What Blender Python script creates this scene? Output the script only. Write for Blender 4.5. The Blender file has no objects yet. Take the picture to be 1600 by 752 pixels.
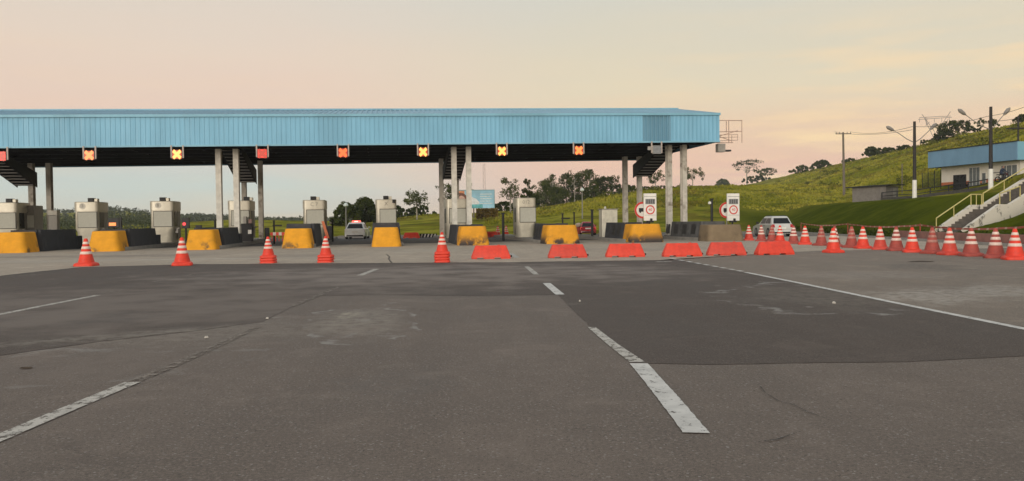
import bpy, bmesh, math, random
import numpy as np
from mathutils import Vector, Matrix
R = math.radians
random.seed(7)
sc = bpy.context.scene
col = sc.collection

# ------------------------------------------------------------------ camera
CAM_H = 1.40
FOC = 1300.0                       # focal length in pixels of a 1600 px wide frame
ROLL = R(0.7)
_vx, _vy = -44.0, 30.0
_ux = _vx * math.cos(ROLL) + _vy * math.sin(ROLL)
_uy = -_vx * math.sin(ROLL) + _vy * math.cos(ROLL)
PITCH = math.atan(_uy / FOC)
YAW = math.atan(-_ux / FOC * math.cos(PITCH))
cam_rot = Matrix.Rotation(-YAW, 3, 'Z') @ Matrix.Rotation(math.pi / 2 - PITCH, 3, 'X') @ Matrix.Rotation(-ROLL, 3, 'Z')
cd = bpy.data.cameras.new('camera')
cam = bpy.data.objects.new('camera', cd)
col.objects.link(cam)
cd.sensor_width = 36.0
cd.lens = 36.0 * FOC / 1600.0
cd.clip_start = 0.1
cd.clip_end = 6000.0
cam.matrix_world = Matrix.Translation((0, 0, CAM_H)) @ cam_rot.to_4x4()
sc.camera = cam

# ------------------------------------------------------------------ world, sun, exposure
SUN_EL, SUN_AZ = 9.0, 199.0       # the glow is behind the camera, a little to the left
world = bpy.data.worlds.new("World")
sc.world = world
world.use_nodes = True
wn, wl = world.node_tree.nodes, world.node_tree.links
wn.clear()


def srgb(r, g, b):
    f = lambda c: (c / 255 / 12.92) if c / 255 <= 0.04045 else ((c / 255 + 0.055) / 1.055) ** 2.4
    return (f(r), f(g), f(b), 1.0)


def wramp(pts):
    n = wn.new('ShaderNodeValToRGB')
    while len(n.color_ramp.elements) > 1:
        n.color_ramp.elements.remove(n.color_ramp.elements[-1])
    for i, (p, c) in enumerate(pts):
        e = n.color_ramp.elements[0] if i == 0 else n.color_ramp.elements.new(p)
        e.position = p
        e.color = srgb(*c)
    return n


def wmath(op, a, b=None, c=None):
    n = wn.new('ShaderNodeMath')
    n.operation = op
    for i, v in enumerate((a, b, c)):
        if v is None:
            continue
        if isinstance(v, (int, float)):
            n.inputs[i].default_value = v
        else:
            wl.new(v, n.inputs[i])
    return n.outputs[0]


tc = wn.new('ShaderNodeTexCoord')
sep = wn.new('ShaderNodeSeparateXYZ')
wl.new(tc.outputs['Generated'], sep.inputs[0])
# streaky high haze moves the colour bands up and down a little
mp = wn.new('ShaderNodeMapping')
mp.inputs['Scale'].default_value = (2.2, 2.2, 16.0)
wl.new(tc.outputs['Generated'], mp.inputs[0])
nz = wn.new('ShaderNodeTexNoise')
nz.inputs['Scale'].default_value = 1.6
nz.inputs['Detail'].default_value = 4.0
wl.new(mp.outputs[0], nz.inputs[0])
wob = wmath('MULTIPLY', wmath('SUBTRACT', nz.outputs[0], 0.5), 0.045)
elev = wmath('ADD', sep.outputs['Z'], wob)
el_c = wmath('MAXIMUM', elev, 0.0)
rampL = wramp([(0.0, (207, 194, 172)), (0.018, (200, 201, 189)), (0.04, (195, 208, 202)), (0.075, (211, 207, 199)),
               (0.125, (233, 204, 185)), (0.19, (231, 210, 191)), (0.27, (220, 211, 198)), (0.5, (205, 209, 210)), (1.0, (196, 206, 216))])
rampR = wramp([(0.0, (214, 190, 168)), (0.03, (228, 184, 164)), (0.065, (236, 192, 168)), (0.10, (236, 204, 172)),
               (0.15, (228, 213, 184)), (0.20, (221, 211, 188)), (0.27, (211, 209, 197)), (0.5, (205, 209, 210)), (1.0, (196, 206, 216))])
wl.new(el_c, rampL.inputs[0])
wl.new(el_c, rampR.inputs[0])
azm = wmath('ARCTAN2', sep.outputs['X'], sep.outputs['Y'])
mr = wn.new('ShaderNodeMapRange')
mr.interpolation_type = 'SMOOTHSTEP'
mr.inputs['From Min'].default_value = -0.25
mr.inputs['From Max'].default_value = 0.16
wl.new(azm, mr.inputs['Value'])
mixs = wn.new('ShaderNodeMix')
mixs.data_type = 'RGBA'
wl.new(mr.outputs[0], mixs.inputs[0])
wl.new(rampL.outputs[0], mixs.inputs[6])
wl.new(rampR.outputs[0], mixs.inputs[7])
# thin warm cloud streaks low in the sky
mp2 = wn.new('ShaderNodeMapping')
mp2.inputs['Scale'].default_value = (3.0, 3.0, 26.0)
mp2.inputs['Rotation'].default_value = (0.0, R(-5), 0.0)
wl.new(tc.outputs['Generated'], mp2.inputs[0])
nz2 = wn.new('ShaderNodeTexNoise')
nz2.inputs['Scale'].default_value = 1.9
nz2.inputs['Detail'].default_value = 6.0
wl.new(mp2.outputs[0], nz2.inputs[0])
cl = wn.new('ShaderNodeMapRange')
cl.inputs['From Min'].default_value = 0.47
cl.inputs['From Max'].default_value = 0.66
wl.new(nz2.outputs[0], cl.inputs['Value'])
band = wn.new('ShaderNodeMapRange')
band.inputs['From Min'].default_value = 0.24
band.inputs['From Max'].default_value = 0.10
wl.new(elev, band.inputs['Value'])
cside = wn.new('ShaderNodeMapRange')
cside.interpolation_type = 'SMOOTHSTEP'
cside.inputs['From Min'].default_value = 0.12
cside.inputs['From Max'].default_value = 0.40
cside.inputs['To Min'].default_value = 0.12
wl.new(azm, cside.inputs['Value'])
cfac = wmath('MULTIPLY', wmath('MULTIPLY', cl.outputs[0], wmath('MULTIPLY', band.outputs[0], cside.outputs[0])), 0.95)
mixc = wn.new('ShaderNodeMix')
mixc.data_type = 'RGBA'
wl.new(cfac, mixc.inputs[0])
wl.new(mixs.outputs[2], mixc.inputs[6])
mixc.inputs[7].default_value = srgb(253, 220, 172)
bg = wn.new('ShaderNodeBackground')
# the after-glow behind the camera is brighter than the sky ahead
back = wn.new('ShaderNodeMapRange')
back.interpolation_type = 'SMOOTHSTEP'
back.inputs['From Min'].default_value = 0.1
back.inputs['From Max'].default_value = -0.9
back.inputs['To Min'].default_value = 1.0
back.inputs['To Max'].default_value = 1.45
wl.new(sep.outputs['Y'], back.inputs['Value'])
wl.new(mixc.outputs[2], bg.inputs['Color'])
wl.new(back.outputs[0], bg.inputs['Strength'])
sky = wn.new('ShaderNodeTexSky')
sky.sky_type = 'NISHITA'
sky.sun_disc = False
sky.sun_elevation = R(SUN_EL)
sky.sun_rotation = R(SUN_AZ)
bg2 = wn.new('ShaderNodeBackground')
bg2.inputs['Strength'].default_value = 0.006
wl.new(sky.outputs[0], bg2.inputs['Color'])
adds = wn.new('ShaderNodeAddShader')
wl.new(bg.outputs[0], adds.inputs[0])
wl.new(bg2.outputs[0], adds.inputs[1])
wo = wn.new('ShaderNodeOutputWorld')
wl.new(adds.outputs[0], wo.inputs[0])

sd = bpy.data.lights.new('sun', 'SUN')
sd.energy = 2.0
sd.angle = R(24)
sd.color = (1.0, 0.90, 0.78)
sun = bpy.data.objects.new('sun', sd)
col.objects.link(sun)
_sdir = Vector((math.sin(R(SUN_AZ)) * math.cos(R(SUN_EL)), math.cos(R(SUN_AZ)) * math.cos(R(SUN_EL)), math.sin(R(SUN_EL))))
sun.rotation_euler = (-_sdir).to_track_quat('-Z', 'Y').to_euler()
sc.view_settings.view_transform = 'Standard'
sc.view_settings.look = 'None'
sc.view_settings.exposure = 0.0
sc.view_settings.gamma = 1.0


# ------------------------------------------------------------------ survey helpers: a sight line to a real-world point
def ray(px, py):
    return cam_rot @ Vector(((px - 800) / FOC, -(py - 376) / FOC, -1.0))


def at_ground(px, py, z=0.0):
    d = ray(px, py)
    k = (z - CAM_H) / d.z
    return Vector((d.x * k, d.y * k, z))


def at_depth(px, py, Y):
    d = ray(px, py)
    k = Y / d.y
    return Vector((d.x * k, Y, CAM_H + d.z * k))


# plaza frame: u runs along the row of islands, v is the driving direction through it
TH = R(7.0)
U = Vector((math.cos(TH), math.sin(TH), 0))
V = Vector((-math.sin(TH), math.cos(TH), 0))
O = Vector((-5.53, 47.94, 0))
PITCHX = 5.11


def plz(x, t, z=0.0):
    return O + U * x + V * t + Vector((0, 0, z))


def isl(i, t=0.0, z=0.0):
    return plz((i - 4) * PITCHX, t, z)


def plaza_x(px, py, t):
    d = ray(px, py)
    c = Vector((0, 0, CAM_H)) - O
    k = (t - c.dot(V)) / d.dot(V)
    P = c + d * k
    return P.dot(U), P.z


# ------------------------------------------------------------------ mesh builder
class MB:
    def __init__(s):
        s.v, s.f, s.m = [], [], []

    def add(s, vs, fs, mi=0):
        o = len(s.v)
        s.v += [tuple(p) for p in vs]
        s.f += [tuple(o + i for i in f) for f in fs]
        s.m += [mi] * len(fs)
        return s

    def box(s, x0, x1, y0, y1, z0, z1, mi=0):
        return s.frus(x0, x1, y0, y1, z0, x0, x1, y0, y1, z1, mi)

    def frus(s, x0, x1, y0, y1, z0, X0, X1, Y0, Y1, z1, mi=0):
        return s.add([(x0, y0, z0), (x1, y0, z0), (x1, y1, z0), (x0, y1, z0), (X0, Y0, z1), (X1, Y0, z1), (X1, Y1, z1), (X0, Y1, z1)],
                     [(0, 3, 2, 1), (4, 5, 6, 7), (0, 1, 5, 4), (1, 2, 6, 5), (2, 3, 7, 6), (3, 0, 4, 7)], mi)

    def loops(s, rings, close=True, cap=True, mi=0):
        n = len(rings[0])
        vs = [p for r in rings for p in r]
        fs = []
        for k in range(len(rings) - 1):
            for i in range(n if close else n - 1):
                j = (i + 1) % n
                fs.append((k * n + i, k * n + j, (k + 1) * n + j, (k + 1) * n + i))
        if cap and close:
            fs.append(tuple(range(n - 1, -1, -1)))
            fs.append(tuple((len(rings) - 1) * n + i for i in range(n)))
        return s.add(vs, fs, mi)

    def tube(s, pts, rad, n=8, mi=0):
        pts = [Vector(p) for p in pts]
        rads = rad if isinstance(rad, (list, tuple)) else [rad] * len(pts)
        rings = []
        for i, p in enumerate(pts):
            d = (pts[min(i + 1, len(pts) - 1)] - pts[max(i - 1, 0)]).normalized()
            a = d.cross(Vector((0, 0, 1)))
            if a.length < 0.05:
                a = d.cross(Vector((0, 1, 0)))
            a.normalize()
            b = d.cross(a)
            rings.append([p + (a * math.cos(2 * math.pi * k / n) + b * math.sin(2 * math.pi * k / n)) * rads[i] for k in range(n)])
        return s.loops(rings, mi=mi)

    def lathe(s, prof, n=24, c=(0, 0, 0), mi=0, cap=True):
        rings = [[(c[0] + r * math.cos(2 * math.pi * k / n), c[1] + r * math.sin(2 * math.pi * k / n), c[2] + z) for k in range(n)] for r, z in prof]
        return s.loops(rings, cap=cap, mi=mi)

    def rrect(s, levels, rad=0.1, n=4, mi=0):
        """stack of rounded rectangles: (x0,x1,y0,y1,z[,rad])"""
        rings = []
        for L in levels:
            x0, x1, y0, y1, z = L[:5]
            r = L[5] if len(L) > 5 else rad
            r = min(r, (x1 - x0) / 2 - 1e-4, (y1 - y0) / 2 - 1e-4)
            ring = []
            for (cx, cy, a0) in ((x1 - r, y1 - r, 0), (x0 + r, y1 - r, 90), (x0 + r, y0 + r, 180), (x1 - r, y0 + r, 270)):
                for k in range(n + 1):
                    a = R(a0 + 90 * k / n)
                    ring.append((cx + r * math.cos(a), cy + r * math.sin(a), z))
            rings.append(ring)
        return s.loops(rings, mi=mi)

    def poly(s, pts, z=0.0, mi=0):
        return s.add([(p[0], p[1], z) for p in pts], [tuple(range(len(pts)))], mi)

    def extr_y(s, prof, y0, y1, mi=0):
        n = len(prof)
        return s.loops([[(x, y0, z) for x, z in prof], [(x, y1, z) for x, z in prof]], mi=mi)

    def extr_x(s, prof, x0, x1, mi=0):
        return s.loops([[(x0, y, z) for y, z in prof], [(x1, y, z) for y, z in prof]], mi=mi)

    def disc_y(s, c, r, th=0.02, n=20, mi=0, r0=None):
        """disc (or ring when r0) facing -y"""
        cx, cy, cz = c
        o = [(cx + r * math.cos(2 * math.pi * k / n), cz + r * math.sin(2 * math.pi * k / n)) for k in range(n)]
        if r0 is None:
            return s.loops([[(x, cy, z) for x, z in o], [(x, cy + th, z) for x, z in o]], mi=mi)
        i_ = [(cx + r0 * math.cos(2 * math.pi * k / n), cz + r0 * math.sin(2 * math.pi * k / n)) for k in range(n)]
        return s.loops([[(x, cy + th, z) for x, z in o], [(x, cy, z) for x, z in o], [(x, cy, z) for x, z in i_], [(x, cy + th, z) for x, z in i_]], cap=False, mi=mi)

    def build(s, name, mats, parent=None, smooth=None, bevel=None, loc=None, rot=None):
        me = bpy.data.meshes.new(name)
        me.from_pydata(s.v, [], s.f)
        mats = mats if isinstance(mats, (list, tuple)) else [mats]
        for m in mats:
            me.materials.append(m)
        if len(mats) > 1:
            me.polygons.foreach_set('material_index', s.m)
        bm = bmesh.new()
        bm.from_mesh(me)
        bmesh.ops.recalc_face_normals(bm, faces=bm.faces)
        if bevel:
            es = [e for e in bm.edges if len(e.link_faces) == 2 and e.calc_face_angle(0) > R(30)]
            bmesh.ops.bevel(bm, geom=es, offset=bevel, segments=2, profile=0.6, affect='EDGES', clamp_overlap=True)
        bm.to_mesh(me)
        bm.free()
        if smooth is not None:
            me.polygons.foreach_set('use_smooth', [True] * len(me.polygons))
            me.set_sharp_from_angle(angle=R(smooth))
        me.update()
        o = bpy.data.objects.new(name, me)
        col.objects.link(o)
        if parent:
            o.parent = parent
        if loc is not None:
            o.location = loc
        if rot is not None:
            o.rotation_euler = rot
        return o


def tag(o, label=None, cat=None, group=None, kind=None):
    for k, v in (('label', label), ('category', cat), ('group', group), ('kind', kind)):
        if v:
            o[k] = v
    return o


def thing(name, label, cat, loc=(0, 0, 0), rz=0.0, group=None):
    o = bpy.data.objects.new(name, None)
    o.empty_display_size = 0.2
    col.objects.link(o)
    o.location = loc
    o.rotation_euler = (0, 0, rz)
    return tag(o, label, cat, group)


def dup(root, loc, rz, label, group=None, swap=None):
    def cp(o, par):
        c = o.copy()
        col.objects.link(c)
        if par:
            c.parent = par
        if swap and c.type == 'MESH' and c.data:
            key = o.data.materials[0].name
            if key in swap:
                c.material_slots[0].link = 'OBJECT'
                c.material_slots[0].material = swap[key]
        for ch in list(o.children):
            cp(ch, c)
        return c
    r = cp(root, None)
    r.location = loc
    r.rotation_euler = (0, 0, rz)
    r['label'] = label
    if group:
        r['group'] = group
    return r


def text(name, body, size, mat, parent, loc, rot=(R(90), 0, 0), ext=0.004):
    cu = bpy.data.curves.new(name, 'FONT')
    cu.body = body
    cu.size = size
    cu.extrude = ext
    cu.align_x = 'CENTER'
    cu.align_y = 'CENTER'
    cu.materials.append(mat)
    tmp = bpy.data.objects.new(name + '_curve', cu)
    col.objects.link(tmp)
    dg = bpy.context.evaluated_depsgraph_get()
    me = bpy.data.meshes.new_from_object(tmp.evaluated_get(dg))
    bpy.data.objects.remove(tmp)
    me.materials.clear()
    me.materials.append(mat)
    o = bpy.data.objects.new(name, me)
    col.objects.link(o)
    o.parent = parent
    o.location = loc
    o.rotation_euler = rot
    return o


# ------------------------------------------------------------------ materials
class NT:
    """short hand for a material's node tree"""
    def __init__(s, name):
        s.m = bpy.data.materials.new(name)
        s.m.use_nodes = True
        s.n, s.l = s.m.node_tree.nodes, s.m.node_tree.links
        s.b = s.n['Principled BSDF']
        s.out = s.n['Material Output']
        s.tc = s.n.new('ShaderNodeTexCoord').outputs['Object']

    def put(s, sock, v):
        if hasattr(v, 'is_output') or isinstance(v, bpy.types.NodeSocket):
            s.l.new(v, sock)
        elif isinstance(v, (tuple, list)) and len(v) == 3 and sock.type == 'RGBA':
            sock.default_value = (*v, 1)
        else:
            sock.default_value = v

    def map(s, scale=(1, 1, 1), rot=(0, 0, 0), loc=(0, 0, 0), src=None):
        n = s.n.new('ShaderNodeMapping')
        n.inputs['Scale'].default_value = scale
        n.inputs['Rotation'].default_value = rot
        n.inputs['Location'].default_value = loc
        s.l.new(src or s.tc, n.inputs[0])
        return n.outputs[0]

    def noise(s, scale, detail=4, rough=0.55, src=None, dist=0.0):
        n = s.n.new('ShaderNodeTexNoise')
        n.inputs['Scale'].default_value = scale
        n.inputs['Detail'].default_value = detail
        n.inputs['Roughness'].default_value = rough
        n.inputs['Distortion'].default_value = dist
        s.l.new(src or s.tc, n.inputs[0])
        return n.outputs[0]

    def vor(s, scale, feature='F1', src=None, out='Distance'):
        n = s.n.new('ShaderNodeTexVoronoi')
        n.feature = feature
        n.inputs['Scale'].default_value = scale
        s.l.new(src or s.tc, n.inputs[0])
        return n.outputs[out]

    def rng(s, v, a, b, lo=0.0, hi=1.0, smooth=True):
        n = s.n.new('ShaderNodeMapRange')
        n.interpolation_type = 'SMOOTHSTEP' if smooth else 'LINEAR'
        s.put(n.inputs['Value'], v)
        n.inputs['From Min'].default_value = a
        n.inputs['From Max'].default_value = b
        n.inputs['To Min'].default_value = lo
        n.inputs['To Max'].default_value = hi
        return n.outputs[0]

    def math(s, op, a, b=0.0):
        n = s.n.new('ShaderNodeMath')
        n.operation = op
        s.put(n.inputs[0], a)
        s.put(n.inputs[1], b)
        return n.outputs[0]

    def mix(s, f, a, b, mode='MIX'):
        n = s.n.new('ShaderNodeMix')
        n.data_type = 'RGBA'
        n.blend_type = mode
        s.put(n.inputs[0], f)
        s.put(n.inputs[6], a)
        s.put(n.inputs[7], b)
        return n.outputs[2]

    def sep(s, src=None):
        n = s.n.new('ShaderNodeSeparateXYZ')
        s.l.new(src or s.tc, n.inputs[0])
        return n.outputs

    def bump(s, h, strength=0.3, dist=0.02):
        n = s.n.new('ShaderNodeBump')
        n.inputs['Strength'].default_value = strength
        n.inputs['Distance'].default_value = dist
        s.l.new(h, n.inputs['Height'])
        s.l.new(n.outputs[0], s.b.inputs['Normal'])

    def set(s, **k):
        names = {'color': 'Base Color', 'rough': 'Roughness', 'metal': 'Metallic', 'spec': 'Specular IOR Level',
                 'emit': 'Emission Color', 'estr': 'Emission Strength', 'alpha': 'Alpha', 'coat': 'Coat Weight'}
        for a, v in k.items():
            s.put(s.b.inputs[names[a]], v)
        return s


def M(name, c, rough=0.6, metal=0.0, var=0.18, scale=3.0, dirt=None, dirt_amt=0.35, dirt_scale=1.5, bump=0.0, bscale=40.0, spec=0.35, coat=0.0):
    t = NT(name)
    n1 = t.noise(scale, 5, 0.6)
    dark = tuple(x * (1 - var) for x in c)
    lite = tuple(min(1, x * (1 + var * 0.6)) for x in c)
    cc = t.mix(t.rng(n1, 0.3, 0.7), dark, lite)
    if dirt:
        n2 = t.noise(dirt_scale, 6, 0.65)
        cc = t.mix(t.math('MULTIPLY', t.rng(n2, 0.5, 0.72), dirt_amt), cc, dirt)
    t.set(color=cc, rough=t.rng(n1, 0.2, 0.8, max(0.05, rough - 0.08), min(1, rough + 0.1)), metal=metal, spec=spec, coat=coat)
    if bump:
        t.bump(t.noise(bscale, 3), bump, 0.01)
    return t.m


def emit(name, c, s):
    t = NT(name)
    n = t.noise(30, 2)
    t.set(color=tuple(x * 0.3 for x in c), emit=c, estr=t.rng(n, 0.2, 0.8, s * 0.85, s * 1.15), rough=0.4)
    return t.m


WHITE_P = (0.70, 0.68, 0.63)
m_cream = M('cream_steel', (0.56, 0.54, 0.48), 0.55, dirt=(0.16, 0.12, 0.08), dirt_amt=0.15, dirt_scale=2.5)
m_blue = None
m_steel = M('brushed_steel', (0.56, 0.53, 0.44), 0.42, metal=0.25, var=0.12, scale=2.0, dirt=(0.2, 0.18, 0.14), dirt_amt=0.3)
m_steel_dk = M('grey_steel_side', (0.23, 0.22, 0.20), 0.5, metal=0.2, var=0.15)
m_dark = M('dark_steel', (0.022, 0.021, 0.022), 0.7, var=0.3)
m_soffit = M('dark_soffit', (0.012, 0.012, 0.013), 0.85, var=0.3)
m_black = M('black_plastic', (0.012, 0.012, 0.012), 0.55, var=0.3)
m_darkwall = M('dark_painted_concrete', (0.040, 0.041, 0.046), 0.8, var=0.3, scale=2.0, dirt=(0.10, 0.095, 0.09), dirt_amt=0.5, dirt_scale=1.2, bump=0.25)
m_greywall = M('grey_concrete', (0.10, 0.098, 0.095), 0.85, var=0.3, scale=2.0, dirt=(0.03, 0.03, 0.03), dirt_amt=0.6, bump=0.3)
m_conc = M('pale_concrete', (0.27, 0.25, 0.22), 0.9, var=0.25, scale=1.5, dirt=(0.10, 0.09, 0.08), dirt_amt=0.5, bump=0.3)
m_glass = M('dark_window_glass', (0.012, 0.013, 0.014), 0.3, var=0.2, spec=0.18)
m_glass_lt = M('grey_window_glass', (0.11, 0.12, 0.12), 0.15, var=0.3, spec=0.5)
m_frame = M('dark_window_frame', (0.085, 0.08, 0.07), 0.6)
m_blind = M('window_blind', (0.43, 0.43, 0.375), 0.6, var=0.06, scale=6)
m_white = M('white_paint', WHITE_P, 0.55, var=0.08, dirt=(0.3, 0.27, 0.22), dirt_amt=0.25)
m_signred = M('sign_red', (0.55, 0.05, 0.04), 0.5, var=0.1)
m_signgrey = M('sign_grey', (0.20, 0.205, 0.21), 0.4, var=0.2, scale=14)
m_ink = M('black_ink', (0.02, 0.02, 0.02), 0.6, var=0.1)
m_greyink = M('grey_lettering', (0.24, 0.225, 0.19), 0.6, var=0.1)
m_red_pl = M('red_plastic', (0.66, 0.052, 0.026), 0.48, var=0.14, scale=4, dirt=(0.30, 0.06, 0.04), dirt_amt=0.4, dirt_scale=5)
m_red_pl2 = M('red_plastic_worn', (0.58, 0.055, 0.032), 0.52, var=0.16, scale=4, dirt=(0.25, 0.07, 0.05), dirt_amt=0.5, dirt_scale=5)
m_cone = M('cone_orange_red', (0.68, 0.045, 0.020), 0.5, var=0.12, scale=6, dirt=(0.3, 0.05, 0.03), dirt_amt=0.35, dirt_scale=7)
m_cone_fade = M('cone_faded_red', (0.35, 0.062, 0.045), 0.6, var=0.18, scale=6, dirt=(0.2, 0.06, 0.05), dirt_amt=0.4, dirt_scale=7)
m_band = M('white_band', (0.72, 0.57, 0.49), 0.5, var=0.1, scale=8, dirt=(0.55, 0.3, 0.24), dirt_amt=0.4, dirt_scale=9)
m_band_fade = M('worn_band', (0.42, 0.20, 0.16), 0.6, var=0.25, scale=8, dirt=(0.3, 0.10, 0.08), dirt_amt=0.6, dirt_scale=9)
m_yrail = M('yellow_handrail', (0.50, 0.42, 0.16), 0.5, var=0.15)
m_orange_wall = M('orange_painted_wall', (0.42, 0.13, 0.06), 0.8, var=0.2)
m_bwall = M('white_render_wall', (0.66, 0.62, 0.55), 0.85, var=0.08, dirt=(0.35, 0.31, 0.25), dirt_amt=0.3)
m_brick = M('grey_block_wall', (0.17, 0.155, 0.14), 0.9, var=0.2, dirt=(0.09, 0.08, 0.07), dirt_amt=0.5, bump=0.3, bscale=6)
m_bark = M('bark', (0.10, 0.075, 0.05), 0.9, var=0.3)
m_palebark = M('pale_bark', (0.30, 0.27, 0.22), 0.85, var=0.25)
m_wood = M('weathered_pole', (0.15, 0.125, 0.10), 0.85, var=0.2)
m_pole = M('dark_pole', (0.028, 0.024, 0.022), 0.7, var=0.3)
m_silver = M('silver_car_paint', (0.52, 0.51, 0.48), 0.35, metal=0.2, var=0.06, coat=0.5)
m_whitecar = M('white_car_paint', (0.78, 0.78, 0.76), 0.3, var=0.05, coat=0.5)
m_redcar = M('red_car_paint', (0.34, 0.02, 0.025), 0.3, var=0.08, coat=0.5)
m_tyre = M('tyre_rubber', (0.014, 0.014, 0.014), 0.85, var=0.2)
m_rim = M('alloy_rim', (0.3, 0.3, 0.3), 0.4, metal=0.7, var=0.1)
m_tail = M('tail_lamp_red', (0.36, 0.012, 0.012), 0.25, var=0.1)
m_wire = M('power_wire', (0.05, 0.045, 0.045), 0.7, var=0.1)
m_pylon = M('galvanised_lattice', (0.30, 0.26, 0.24), 0.6, var=0.15)
m_rustpipe = M('rusty_pale_pipe', (0.40, 0.26, 0.20), 0.6, var=0.25)
e_taillit = emit('lit_tail_lamp', (1.0, 0.10, 0.06), 1.6)
e_beacon = emit('lit_red_beacon', (1.0, 0.12, 0.09), 2.2)
e_beacon_c = emit('lit_beacon_core', (1.0, 0.65, 0.55), 1.6)


def metal_sheet(name, c, streak=0.2):
    t = NT(name)
    n1 = t.noise(0.6, 5, 0.6, src=t.map((1, 1, 0.35)))
    n2 = t.noise(2.2, 6, 0.7, src=t.map((1.6, 1.6, 0.10)))
    cc = t.mix(t.rng(n1, 0.3, 0.7), tuple(x * 0.88 for x in c), tuple(x * 1.06 for x in c))
    cc = t.mix(t.math('MULTIPLY', t.rng(n2, 0.5, 0.8), streak), cc, tuple(x * 0.55 + 0.03 for x in c))
    t.set(color=cc, rough=t.rng(n2, 0.2, 0.8, 0.42, 0.6), spec=0.35)
    return t.m


m_blue = metal_sheet('blue_metal_sheet', (0.172, 0.388, 0.535))
m_blue_trim = metal_sheet('blue_trim', (0.185, 0.385, 0.490))
m_blue_dark = metal_sheet('darker_blue_sheet', (0.125, 0.270, 0.370), 0.4)
m_blue_roof = metal_sheet('blue_roof_sheet', (0.20, 0.36, 0.46), 0.35)
m_blue_bld = metal_sheet('office_blue_fascia', (0.155, 0.285, 0.420), 0.1)


def yellow_block_mat(name, c, stain, amt, thr=0.52):
    t = NT(name)
    n1 = t.noise(2.0, 5, 0.6)
    cc = t.mix(t.rng(n1, 0.3, 0.7), tuple(x * 0.85 for x in c), tuple(x * 1.05 for x in c))
    z = t.sep()[2]
    low = t.rng(z, 0.75, 0.1)                     # scrapes and tyre rub sit near the foot
    src = t.n.new('ShaderNodeVectorMath')
    src.operation = 'ADD'
    t.l.new(t.tc, src.inputs[0])
    inf = t.n.new('ShaderNodeObjectInfo')
    t.l.new(inf.outputs['Location'], src.inputs[1])
    n2 = t.noise(0.9, 6, 0.62, src=src.outputs[0])
    k = t.math('MULTIPLY', t.math('MULTIPLY', t.rng(n2, thr, thr + 0.10), low), amt)
    cc = t.mix(k, cc, stain)
    n3 = t.noise(9, 5, 0.7)
    cc = t.mix(t.math('MULTIPLY', t.rng(n3, 0.64, 0.72), 0.2), cc, (0.25, 0.2, 0.12))
    t.set(color=cc, rough=0.75, spec=0.3)
    t.bump(t.noise(14, 4), 0.25, 0.02)
    return t.m


m_yellow = yellow_block_mat('yellow_painted_concrete', (0.72, 0.325, 0.018), (0.07, 0.055, 0.04), 0.8)
m_yellow2 = yellow_block_mat('yellow_scraped_concrete', (0.68, 0.305, 0.02), (0.05, 0.04, 0.035), 1.0, 0.44)
m_bareblock = yellow_block_mat('brown_bare_concrete', (0.205, 0.150, 0.090), (0.07, 0.05, 0.035), 0.9)


# ---- road surfaces, all in metres of the real ground
def blotch(t, cx, cy, rx, ry, rot, warp, seed):
    """0 at the middle of a stain or painted sheen, 1 at its ragged rim"""
    p = t.map((1 / rx, 1 / ry, 0), (0, 0, 0), (0, 0, 0), t.map((1, 1, 1), (0, 0, -rot), (0, 0, 0), t.map((1, 1, 1), (0, 0, 0), (-cx, -cy, 0))))
    n = t.n.new('ShaderNodeVectorMath')
    n.operation = 'LENGTH'
    t.l.new(p, n.inputs[0])
    w = t.noise(1.1, 5, 0.6, src=t.map((1, 1, 1), (0, 0, 0), (seed * 7.3, seed * 3.1, 0)))
    return t.math('ADD', n.outputs['Value'], t.math('MULTIPLY', t.math('SUBTRACT', w, 0.5), warp))


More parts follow.
